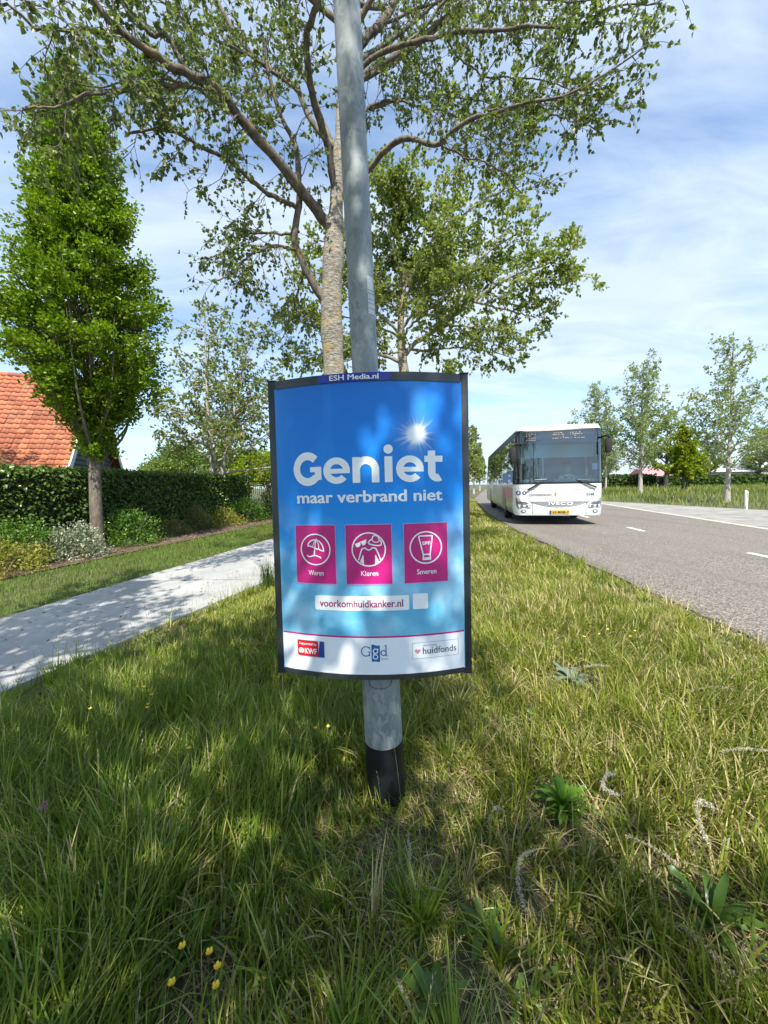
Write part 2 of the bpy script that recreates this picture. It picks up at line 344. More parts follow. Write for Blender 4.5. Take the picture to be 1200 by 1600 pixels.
def tussocks(name, nt_, x0, x1, y0, y1, nb, L0, L1, m, ws=1.0):
    cx_, cy_ = scatter(nt_, x0, x1, y0, y1); k = keep(cx_, cy_, path_r(cy_) + 0.08, road_l(cy_) - 0.12) & (np.hypot(cx_, cy_ - 1.73) > 0.12); k &= ~((np.hypot(cx_, cy_ - 1.73) < 0.45) & (cy_ < 1.85))
    for (qx, qy, qr) in CLEAR: k &= np.hypot(cx_ - qx, cy_ - qy) > qr + 0.05
    cx_, cy_ = cx_[k], cy_[k]; nc = len(cx_)
    Lc = rng.uniform(L0, L1, nc); x = np.repeat(cx_, nb); y = np.repeat(cy_, nb); n = len(x); a = rng.uniform(0, 6.283, n); rr = np.abs(rng.normal(0, 0.022, n)); x = x + rr * np.cos(a); y = y + rr * np.sin(a)
    ld = np.repeat(rng.uniform(0, 6.283, nc), nb); az = np.where(rng.random(n) < 0.35, ld + rng.normal(0, .5, n), a)
    blades(name, x, y, np.repeat(Lc, nb) * rng.uniform(0.45, 1.15, n), rng.uniform(0.0045, 0.0095, n) * ws, np.abs(rng.normal(0.22, 0.16, n)), np.abs(rng.normal(0.85, 0.5, n)), az, m, segs=5)
tussocks('tussock_grass', 330, -2.6, 0.2, 0.55, 3.2, 30, 0.15, 0.36, LUSH)
tussocks('tussock_grass', 420, -0.3, 3.0, 0.55, 3.6, 24, 0.10, 0.25, GREEN)
tussocks('tussock_grass', 700, -2.6, 3.2, 3.2, 9.0, 20, 0.12, 0.28, GREEN, 1.5)
tussocks('dry_tussock_grass', 260, -0.4, 3.0, 0.6, 4.5, 22, 0.10, 0.24, DRY)
# a flat layer of dead stems lying under the living blades
n = 46000; x, y = scatter(n, -3.2, 3.3, 0.3, 4.2); k = keep(x, y, path_r(y) + 0.05, road_l(y)); x, y = x[k], y[k]; n = len(x)
blades('straw_litter', x, y, rng.uniform(0.05, 0.16, n), rng.uniform(0.0015, 0.0032, n), rng.uniform(1.1, 1.5, n), rng.uniform(-0.3, 0.3, n), rng.uniform(0, 6.28, n), DRY, segs=2)
# seed stalks: tall, thin, a little head on top
def seed_stalks(name, x, y, L, m):
    V = []; F = []; C = []; base = 0
    for i in range(len(x)):
        az = rng.uniform(0, 6.28); ln = abs(rng.normal(0.12, 0.1)); kp = abs(rng.normal(0.3, 0.25)); p = np.array([x[i], y[i], float(gz(x[i], y[i])) - 0.03]); pts = [p]
        for q in range(5):
            a = ln + kp * (q / 5); p = p + np.array([math.sin(a) * math.cos(az), math.sin(a) * math.sin(az), math.cos(a)]) * L[i] / 5; pts.append(p)
        v, f = tube_np(np.array(pts), np.array([.0011, .001, .0009, .0008, .0008, .0006]), 3)
        V.append(v); F.append(f.ravel() + base); C += [4] * len(f); base += len(v)
        d = pts[-1] - pts[-2]; d /= np.linalg.norm(d)
        for q in range(9):
            c = pts[-1] - d * (0.055 * q / 9 - 0.01); o = rng.normal(0, 1, 3); o -= d * o.dot(d); o /= np.linalg.norm(o)
            w = np.cross(o, d); e = d * 0.011 + o * 0.005
            V.append(np.array([c, c + e * 0.5 + w * 0.0018, c + e, c + e * 0.5 - w * 0.0018])); F.append(np.arange(4) + base); C.append(4); base += 4
    return tag(mesh_np(name, np.vstack(V), np.concatenate(F), C, m), kind='stuff')
n = 620; x, y = scatter(n, -2.9, 3.2, 0.5, 5.5); k = keep(x, y, path_r(y) + 0.02, road_l(y) - 0.1) & (np.hypot(x, y - 1.73) > 0.13); x, y = x[k], y[k]
seed_stalks('grass_seed_heads', x, y, rng.uniform(0.22, 0.42, len(x)), leafmat('seed_stalk', (0.22, 0.21, 0.10), (0.42, 0.38, 0.22), 0.2))
n = 90; y = rng.uniform(2.7, 6.2, n); x = path_r(y) + rng.uniform(-0.05, 0.12, n)
seed_stalks('path_edge_seed_heads', x, y, rng.uniform(0.2, 0.38, n), MATS['seed_stalk'])
# mown lawn strip between path and bed
n = 190000; x, y = scatter(n, -8, 0, 3.2, 24); k = (x > bed_e(y) - 0.02) & (x < path_l(y) - 0.01) & (rng.random(n) < np.clip(9 / y, 0, 1)); x, y = x[k], y[k]; n = len(x)
blades('lawn_strip', x, y, rng.uniform(0.03, 0.075, n) * (1 + y / 30), rng.uniform(0.004, 0.008, n) * (0.5 + y / 12), rng.uniform(0, 0.5, n), rng.uniform(0, 0.8, n), rng.uniform(0, 6.28, n), LAWN, segs=2)
# meadow beyond the road and verge beyond the bus
n = 52000; x = rng.uniform(10, 75, n); y = rng.uniform(9, 75, n) ; k = (x > np.where(y < 27.5, bay_r(y), road_r(y) + 0.2)) & (x < 1.15 * y + 2) & (rng.random(n) < np.clip(24 / y, 0.1, 1)); x, y = x[k], y[k]; n = len(x)
sc = 0.7 + y / 45; tl = 0.55 + 0.9 * vnoise(x, y, 2.5)
blades('meadow_grass', x, y, rng.uniform(0.16, 0.36, n) * sc * tl, rng.uniform(0.02, 0.04, n) * sc, rng.uniform(0, 0.35, n), rng.uniform(0, 0.8, n), rng.uniform(0, 6.28, n), MEAD, segs=2)
# grit, clods and dead bits along the crumbling asphalt edge
n = 3000; y = rng.uniform(1.6, 13, n); x = road_l(y) + rng.normal(0.02, 0.07, n)
blades('roadside_grit', x, y, rng.uniform(0.008, 0.03, n), rng.uniform(0.006, 0.018, n), rng.uniform(1.35, 1.57, n), rng.uniform(-0.3, 0.1, n), rng.uniform(0, 6.28, n), leafmat('grit', (0.05, 0.042, 0.032), (0.26, 0.22, 0.16), 0.0, 0.9), z0=RZ + 0.004, segs=2)
# wood chips on the bed
n = 3800; y = rng.uniform(4.5, 20, n); x = bed_e(y) - rng.uniform(-0.12, 1.4, n) ** 1.0
blades('wood_chips', x, y, rng.uniform(0.04, 0.11, n), rng.uniform(0.012, 0.03, n), rng.uniform(1.2, 1.6, n), rng.uniform(-0.3, 0.3, n), rng.uniform(0, 6.28, n), leafmat('chip', (0.10, 0.06, 0.04), (0.30, 0.21, 0.15), 0.0, 0.9), z0=0.012, segs=2)
n = 420; y = rng.uniform(3, 11, n); x = path_l(y) + rng.uniform(0, 1, n) ** 1.6 * (path_r(y) - path_l(y))
blades('fallen_twigs_and_leaves', x, y, rng.uniform(0.015, 0.06, n), rng.uniform(0.006, 0.02, n), rng.uniform(1.45, 1.58, n), rng.uniform(-0.2, 0.2, n), rng.uniform(0, 6.28, n), leafmat('leaf_litter', (0.05, 0.035, 0.02), (0.17, 0.12, 0.07), 0.0, 0.9), z0=0.017, segs=2)
# ------------------------------------------------------------------ trees and shrubs
def bark(name, c1, c2, lich=None, bands=0.0, bscale=14):
    m = bpy.data.materials.new(name); m.use_nodes = True; t = m.node_tree; b = t.nodes['Principled BSDF']
    g = N(t, 'ShaderNodeTexCoord').outputs['Object']
    mpn = N(t, 'ShaderNodeMapping'); link(t, g, mpn.inputs[0]); mpn.inputs['Scale'].default_value = (1, 1, 2.6 if bands else 0.35)
    nz = noise(t, mpn.outputs[0], bscale, 7, 0.68, 0.6)
    c = mixc(t, mapr(t, nz, 0.34, 0.66, 0, 1), c1, c2)
    if lich: c = mixc(t, mapr(t, noise(t, g, 4.5, 6, 0.62), 0.55, 0.66, 0, 0.75), c, lich)
    if bands:
        mq = N(t, 'ShaderNodeMapping'); link(t, g, mq.inputs[0]); mq.inputs['Scale'].default_value = (2.2, 2.2, 15)
        c = mixc(t, mapr(t, noise(t, mq.outputs[0], 1.6, 5, 0.7, 1.2), 0.55, 0.68, 0, bands), c, (0.045, 0.038, 0.03))
    link(t, c, b.inputs['Base Color']); b.inputs['Roughness'].default_value = 0.9
    bn = N(t, 'ShaderNodeBump'); bn.inputs['Strength'].default_value = 1.0; bn.inputs['Distance'].default_value = 0.035
    link(t, nz, bn.inputs['Height']); link(t, bn.outputs[0], b.inputs['Normal']); MATS[name] = m; return m
BK_POP = bark('poplar_bark', (0.13, 0.112, 0.09), (0.46, 0.42, 0.35), lich=(0.44, 0.30, 0.10), bands=0.9)
BK_LIMB_SHADED = bark('shaded_limb_bark', (0.060, 0.049, 0.038), (0.215, 0.180, 0.140), lich=(0.26, 0.19, 0.08))  # darker than the trunk: shade under the limbs is put into the colour
BK_PALE = bark('pale_bark', (0.25, 0.22, 0.19), (0.52, 0.48, 0.43), bands=0.5)
BK_OAK = bark('grey_bark', (0.085, 0.068, 0.050), (0.24, 0.20, 0.155))
BK_DARK = bark('dark_bark', (0.030, 0.025, 0.020), (0.085, 0.070, 0.055))
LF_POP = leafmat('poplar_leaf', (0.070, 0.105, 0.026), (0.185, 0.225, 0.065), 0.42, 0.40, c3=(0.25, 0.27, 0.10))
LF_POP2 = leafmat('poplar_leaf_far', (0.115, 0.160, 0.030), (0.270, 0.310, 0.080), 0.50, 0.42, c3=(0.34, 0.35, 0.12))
LF_OAK = leafmat('hornbeam_leaf', (0.060, 0.125, 0.005), (0.215, 0.310, 0.012), 0.36, 0.38)
LF_ALD = leafmat('alder_leaf', (0.100, 0.145, 0.028), (0.215, 0.265, 0.062), 0.40, 0.45, c3=(0.25, 0.20, 0.07))
LF_GIN = leafmat('young_leaf', (0.145, 0.205, 0.060), (0.29, 0.345, 0.125), 0.42, 0.45)
LF_LIME = leafmat('lime_leaf', (0.16, 0.22, 0.008), (0.27, 0.31, 0.014), 0.45, 0.45)
LF_DARK = leafmat('dark_leaf', (0.028, 0.062, 0.012), (0.080, 0.135, 0.026), 0.25, 0.4)
LF_IVY = leafmat('ivy_leaf', (0.042, 0.092, 0.020), (0.155, 0.225, 0.046), 0.22, 0.28)
LF_YEL = leafmat('yellow_leaf', (0.17, 0.20, 0.028), (0.32, 0.30, 0.06), 0.35, 0.45, c3=(0.38, 0.28, 0.10))
LF_VAR = leafmat('variegated_leaf', (0.10, 0.13, 0.07), (0.34, 0.36, 0.25), 0.2, 0.45, c3=(0.58, 0.58, 0.47))
LF_BOX = leafmat('shrub_leaf', (0.055, 0.125, 0.016), (0.135, 0.240, 0.032), 0.3, 0.4)
LF_MIX = leafmat('olive_leaf', (0.11, 0.135, 0.036), (0.23, 0.24, 0.075), 0.3, 0.5, c3=(0.24, 0.15, 0.07))
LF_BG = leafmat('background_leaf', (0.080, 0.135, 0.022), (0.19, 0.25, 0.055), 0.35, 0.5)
class Tubes:
    def __init__(s): s.v = []; s.f = []; s.n = 0
    def add(s, pts, rad, n=6):
        v, f = tube_np(np.asarray(pts, float), np.asarray(rad, float), n); s.v.append(v); s.f.append(f + s.n); s.n += len(v)
    def build(s, name, m, parent):
        f = np.vstack(s.f); return mesh_np(name, np.vstack(s.v), f.ravel(), np.full(len(f), 4), m, parent, smooth=True)
def unit(v): return v / (np.linalg.norm(v, axis=-1, keepdims=True) + 1e-9)
def leaves(name, P, D, size, m, parent, droop=0.4, flat=0.0, wide=0.62, R=rng):
    n = len(P); P = np.asarray(P, float); D = unit(np.asarray(D, float) + R.normal(0, 0.75, (n, 3)) + np.array([0, 0, -droop]))
    s = size * R.uniform(0.6, 1.25, n)[:, None]
    up = np.array([0, 0, 1.0]) * flat + R.normal(0, 1, (n, 3)) * (1 - flat * 0.75)
    sd = unit(np.cross(D, up)); nm = np.cross(sd, D)
    a = P + D * s * 0.12; w = s * wide * 0.5
    V = np.stack([a, P + D * s * 0.38 + sd * w + nm * s * 0.07, P + D * s * 0.75 + sd * w * 0.62 + nm * s * 0.02, P + D * s * 1.08 - nm * s * 0.06, P + D * s * 0.75 - sd * w * 0.62 + nm * s * 0.02, P + D * s * 0.38 - sd * w + nm * s * 0.07], 1).reshape(-1, 3)
    b = np.arange(n)[:, None] * 6
    F = np.concatenate([b + np.array([0, 1, 2, 3]), b + np.array([0, 3, 4, 5])], 1).ravel()
    return mesh_np(name, V, F, np.full(2 * n, 4), m, parent)
def twiggy(T, LP, LD, pts, r0, R, spacing=0.16, blen=(0.45, 1.1), tw=6, twl=(0.15, 0.42), up=0.15, start=0.25, sides=4, lpt=5, grav=0.0, prune=1.0):
    """side branches and leafy twigs along one limb"""
    seg = np.linalg.norm(np.diff(pts, axis=0), axis=1); L = seg.sum(); cs = np.concatenate([[0], np.cumsum(seg)])
    s = L * start
    while s < L:
        i = min(np.searchsorted(cs, s) - 1, len(pts) - 2); i = max(i, 0); f = (s - cs[i]) / (seg[i] + 1e-9)
        p = pts[i] * (1 - f) + pts[i + 1] * f; t = unit(pts[i + 1] - pts[i]); q = s / L
        d = R.normal(0, 1, 3); d -= t * d.dot(t); d = unit(unit(d) + t * R.uniform(0.3, 0.9) + np.array([0, 0, up]))
        bl = R.uniform(*blen) * (1.1 - 0.55 * q)
        if R.random() < prune:
            k = 6; bp = [p]; dd = d.copy()
            for j in range(k):
                dd = unit(dd + R.normal(0, 0.20, 3) + np.array([0, 0, -grav * 0.1])); bp.append(bp[-1] + dd * bl / k)
            bp = np.array(bp); rb = max(0.004, r0 * 0.26 * (1 - 0.5 * q)); T.add(bp, np.linspace(rb, 0.0025, k + 1), sides)
            for j in range(tw):
                u = R.uniform(0.15, 1.0) * k; a = min(int(u), k - 1); tp = bp[a] + (bp[a + 1] - bp[a]) * (u - a); td = unit(unit(bp[a + 1] - bp[a]) * 0.7 + R.normal(0, 0.55, 3) + np.array([0, 0, 0.1 - grav]))
                tl = R.uniform(*twl); t2 = np.array([tp, tp + td * tl * 0.5, tp + td * tl + np.array([0, 0, -0.12 * tl])])
                T.add(t2, [0.0035, 0.0028, 0.0016], 3)
                for _ in range(lpt):
                    z = R.uniform(0.25, 1.05); LP.append(t2[0] + (t2[2] - t2[0]) * z); LD.append(td)
        s += spacing * R.uniform(0.6, 1.4)
def tree_root(name, loc, label, cat='tree', group=None): return empty(name, loc, 0, label, cat, group)
# --- the big poplar behind the lamp post
LIMB = {
 'A': ([(-0.68, 6.15, 5.30), (-0.80, 6.1, 5.42), (-1.02, 5.8, 5.60), (-1.36, 5.4, 5.79), (-1.67, 5.0, 5.93), (-1.82, 4.8, 6.02), (-1.98, 4.6, 6.0), (-2.19, 4.45, 5.97), (-2.31, 4.3, 5.96), (-2.5, 4.1, 5.96), (-2.67, 4.0, 6.13), (-2.82, 3.9, 6.35)], .13, .022),
 'A1': ([(-2.09, 4.6, 5.93), (-2.35, 4.4, 5.73), (-2.53, 4.2, 5.51), (-2.66, 4.0, 5.32), (-2.89, 3.8, 4.98), (-3.08, 3.6, 4.77)], .04, .008),
 'A2': ([(-2.5, 4.1, 5.96), (-2.77, 3.9, 5.75), (-2.97, 3.7, 5.55), (-3.15, 3.6, 5.6), (-3.35, 3.5, 5.61)], .03, .008),
 'A3': ([(-2.05, 4.55, 6.0), (-2.25, 4.5, 6.32), (-2.45, 4.4, 6.34), (-2.63, 4.4, 6.56), (-2.72, 4.3, 6.78)], .045, .015),
 'A4': ([(-1.67, 5.0, 5.93), (-2.1, 5.0, 6.25), (-2.6, 5.1, 6.5), (-3.2, 5.2, 6.55), (-3.9, 5.2, 6.6)], .04, .008),
 'A5': ([(-1.36, 5.4, 5.79), (-1.7, 5.6, 6.3), (-2.2, 5.7, 6.9), (-2.8, 5.8, 7.3), (-3.4, 5.9, 7.6)], .045, .008),
 'B': ([(-0.62, 6.1, 5.75), (-0.74, 5.8, 6.30), (-0.85, 5.3, 6.63), (-0.82, 5.0, 6.91), (-0.67, 4.8, 7.03), (-0.56, 4.6, 7.24)], .09, .03),
 'C': ([(-0.6, 6.1, 6.5), (-1.01, 6.2, 6.99), (-1.26, 6.3, 7.56), (-1.76, 6.4, 7.99), (-2.17, 6.5, 8.52), (-2.54, 6.6, 9.15), (-2.8, 6.7, 9.83)], .075, .025),
 'C2': ([(-0.59, 6.1, 6.4), (-1.0, 6.5, 7.61), (-1.29, 6.8, 8.39), (-1.53, 7.0, 9.1), (-1.61, 7.2, 9.83), (-1.72, 7.3, 10.56)], .07, .025),
 'C3': ([(-1.26, 6.3, 7.56), (-1.8, 6.1, 7.75), (-2.4, 5.9, 7.9), (-3.1, 5.8, 8.3), (-3.8, 5.8, 8.6)], .04, .008),
 'D': ([(-0.76, 6.14, 4.05), (-0.91, 6.12, 4.36), (-1.14, 6.0, 4.67), (-1.21, 5.95, 5.06), (-1.16, 5.9, 5.48), (-1.17, 5.9, 6.01), (-1.25, 5.9, 6.44), (-1.4, 5.9, 6.84), (-1.47, 5.8, 7.17), (-1.51, 5.7, 7.6)], .105, .02),
 'D1': ([(-1.18, 5.9, 5.52), (-1.56, 5.6, 5.53), (-1.88, 5.3, 5.64), (-2.27, 5.0, 5.67), (-2.55, 4.8, 5.68), (-2.8, 4.6, 5.48)], .055, .012),
 'D2': ([(-1.2, 5.92, 5.2), (-1.6, 6.2, 5.35), (-2.1, 6.5, 5.55), (-2.6, 6.8, 5.5), (-2.95, 7.0, 5.4)], .035, .007),
 'E': ([(-1.2, 5.95, 4.99), (-1.57, 5.7, 4.85), (-1.83, 5.5, 4.59), (-2.0, 5.4, 4.33), (-2.24, 5.3, 4.2)], .038, .01),
 'E2': ([(-1.14, 6.0, 4.67), (-1.35, 6.4, 4.5), (-1.6, 6.9, 4.35), (-1.85, 7.3, 4.1)], .03, .008),
 'F': ([(-0.60, 6.1, 5.80), (-0.15, 6.0, 6.14), (0.13, 5.8, 6.23), (0.38, 5.6, 6.17), (0.76, 5.4, 5.95), (1.04, 5.3, 6.07), (1.38, 5.1, 6.04), (1.8, 5.0, 6.1), (2.25, 4.9, 6.05), (2.69, 4.8, 6.19), (3.07, 4.7, 6.39)], .075, .007),
 'F1': ([(1.38, 5.1, 6.04), (1.95, 5.2, 6.22), (2.36, 5.2, 6.06), (2.77, 5.2, 5.9)], .025, .006),
 'F2': ([(0.76, 5.4, 5.95), (1.1, 5.3, 5.75), (1.5, 5.2, 5.5), (1.85, 5.2, 5.2)], .022, .006),
 'G': ([(-0.52, 6.2, 7.3), (-0.12, 6.0, 7.60), (0.41, 5.8, 7.6), (0.91, 5.6, 7.5), (1.46, 5.4, 7.33), (1.87, 5.2, 7.19), (2.47, 5.1, 7.07), (2.87, 5.0, 7.13), (3.33, 4.9, 7.05)], .065, .007),
 'G2': ([(0.41, 5.8, 7.6), (0.9, 5.7, 7.95), (1.5, 5.6, 8.0), (2.2, 5.5, 7.8), (2.9, 5.4, 7.65)], .035, .007),
 'H': ([(-0.50, 6.2, 7.45), (-0.17, 6.4, 8.29), (0.12, 6.6, 8.78), (0.31, 6.8, 9.33), (0.59, 7.0, 10.15)], .10, .05),
 'I': ([(-0.58, 6.1, 6.42), (-0.14, 6.6, 7.5), (0.34, 6.5, 7.50), (0.73, 6.4, 7.31), (1.18, 6.3, 7.1), (1.65, 6.2, 6.7), (2.01, 6.1, 6.3)], .04, .008),
 'J': ([(-0.7, 4.8, 7.0), (-1.2, 4.6, 7.2), (-1.75, 4.5, 7.35), (-2.34, 4.6, 7.21)], .04, .01),
 'K': ([(0.91, 5.6, 7.5), (1.34, 5.7, 7.15), (1.91, 5.8, 7.15), (2.45, 5.8, 7.06), (3.0, 5.8, 6.9)], .025, .006),
 'M': ([(-0.14, 6.6, 7.5), (0.5, 7.2, 8.2), (1.2, 7.6, 8.6), (2.0, 7.8, 8.7), (2.8, 7.8, 8.5)], .04, .008),
 'P': ([(0.12, 6.6, 8.78), (0.8, 6.6, 9.0), (1.6, 6.5, 9.1), (2.5, 6.3, 8.8), (3.3, 6.1, 8.5)], .04, .008)}
def main_poplar():
    R = np.random.default_rng(21)
    root = tree_root('poplar_tree', (-0.70, 6.2, 0.05), 'tall poplar with lichened pale trunk standing directly behind the lamp post')
    T = Tubes(); T0 = Tubes(); LP = []; LD = []
    tr = spline([(-0.70, 6.22, -0.15), (-0.70, 6.2, 0.6), (-0.70, 6.2, 1.7), (-0.71, 6.2, 2.67), (-0.75, 6.2, 3.27), (-0.76, 6.15, 4.22), (-0.70, 6.1, 4.95), (-0.66, 6.1, 5.46), (-0.58, 6.1, 6.33), (-0.5, 6.2, 7.5), (-0.44, 6.3, 8.76), (-0.34, 6.4, 10.2), (-0.3, 6.5, 12)], 70)
    h = tr[:, 2]; rad = np.interp(h, [-0.15, 0.3, 1.5, 4.0, 4.3, 5.3, 5.6, 6.6, 9, 12], [0.34, 0.25, 0.205, 0.185, 0.19, 0.165, 0.125, 0.105, 0.07, 0.02])
    rad = rad * (1 + 0.05 * np.sin(h * 5.3) + 0.04 * np.sin(h * 11.7 + 1)); T0.add(tr, rad * .87, 18)
    for k, (pts, a, b) in LIMB.items():
        a *= .64; P = spline(pts, 36); P += np.stack([np.convolve(R.normal(0, 0.034, 36), np.ones(5) / 5, 'same') for _ in range(3)], 1)
        T.add(P, np.linspace(a, b, 36) * (1 + 0.08 * R.normal(0, 1, 36).clip(-1, 1)), 10 if a > 0.05 else 6)
        st = 0.45 if k in 'ABCDH' or k == 'C2' else 0.2
        if k == 'F': st = 0.38
        hang = k[0] in 'ADEJ'
        twiggy(T, LP, LD, P, max(a * 0.7, 0.03), R, spacing=0.11, blen=(0.35, 0.95), tw=7, twl=(0.14, 0.4), up=0.25 if not hang else 0.0, start=st, lpt=10, grav=0.25 if hang else 0.1)
    # twigs of the high crown, above the frame
    for k in range(16):
        z = R.uniform(7.5, 11.5); a = R.uniform(0, 6.28); p0 = np.array([-0.45, 6.3, z]); d = np.array([math.cos(a), math.sin(a), 0.7]); P = np.array([p0 + d * t + np.array([0, 0, 0.12 * t * t]) for t in np.linspace(0, R.uniform(1.5, 3.2), 10)])
        T.add(P, np.linspace(0.05, 0.01, 10), 6); twiggy(T, LP, LD, P, 0.04, R, spacing=0.2, blen=(0.4, 1.0), tw=6, start=0.2, lpt=4)
    tk = T0.build('trunk', BK_POP, None); br = T.build('branches', BK_LIMB_SHADED, None); cr = leaves('crown', LP, LD, 0.056, LF_POP, None, droop=0.55, wide=0.78, R=R)
    for o in (tk, br, cr): o.parent = root; o.matrix_parent_inverse = Matrix.Translation((0.70, -6.2, -0.05))
    return root
def attach(root, *obs):
    for o in obs:
        o.parent = root
        o.matrix_parent_inverse = Matrix.Identity(4)
# generic tree: builds at the origin, trunk + limbs + twigs with leaves
def gen_tree(R, height, trunk_r, clear, limbs, limb_len, elev, leaf, lmat, bmat, blen, twl, spacing, lpt, tw=6, droop=0.4, prof=None, lean=(0, 0), fork=None, grav=0.05, bend=0.25, start=0.3, wide=0.7, limb_r=0.4, sides=8):
    T = Tubes(); LP = []; LD = []
    stems = fork or [((0, 0, 0), (lean[0], lean[1], height), trunk_r)]
    for (p0, p1, tr) in stems:
        p0 = np.array(p0, float); p1 = np.array(p1, float); mid = (p0 + p1) / 2 + np.array([R.normal(0, .03), R.normal(0, .03), 0]) * height * 0.4
        P = spline([p0 + np.array([0, 0, -0.2 if p0[2] == 0 else 0]), p0 * 0.75 + p1 * 0.25 + (mid - (p0 + p1) / 2) * 0.5, mid, p1], 40); q = np.linspace(0, 1, 40)
        T.add(P, tr * (1.0 - 0.93 * q ** 0.9) * (1 + 0.35 * np.exp(-q * 28)) + 0.006, sides + 4)
        for k in range(limbs):
            f = (k + R.uniform(0, 1)) / limbs; i = int((clear + (0.97 - clear) * f) * 39); b = P[i]; hh = f
            a = k * 2.4 + R.uniform(-0.5, 0.5); L = limb_len * (prof(hh) if prof else (1 - 0.6 * hh)) * R.uniform(0.75, 1.15)
            e = math.radians(R.uniform(*elev)) + hh * 0.25; d = np.array([math.cos(a) * math.cos(e), math.sin(a) * math.cos(e), math.sin(e)])
            m = 12; lp = [b]; dd = d.copy()
            for _ in range(m): dd = unit(dd + R.normal(0, 0.09, 3) + np.array([0, 0, bend / m])); lp.append(lp[-1] + dd * L / m)
            lp = np.array(lp); r0 = max(0.012, tr * limb_r * (1 - 0.65 * hh)); T.add(lp, np.linspace(r0, 0.006, m + 1), 6)
            twiggy(T, LP, LD, lp, r0, R, spacing=spacing, blen=blen, tw=tw, twl=twl, up=0.15, start=start, lpt=lpt, grav=grav)
        twiggy(T, LP, LD, P[26:], tr * 0.4, R, spacing=spacing, blen=blen, tw=tw, twl=twl, up=0.2, start=0.1, lpt=lpt)
    return T.build('trunk', bmat, None), leaves('crown', LP, LD, leaf, lmat, None, droop=droop, wide=wide, R=R)
def place_tree(name, parts, loc, rz, sc, label, group=None, first=True):
    r = tree_root(name, loc, label, 'tree', group); r.rotation_euler = (0, 0, rz); r.scale = (sc, sc, sc)
    for o in parts:
        c = o if first else o.copy()
        if not first: COL.objects.link(c)
        c.parent = r
    return r
main_poplar()
PG = 'poplars along the grass verge'
R = np.random.default_rng(5)
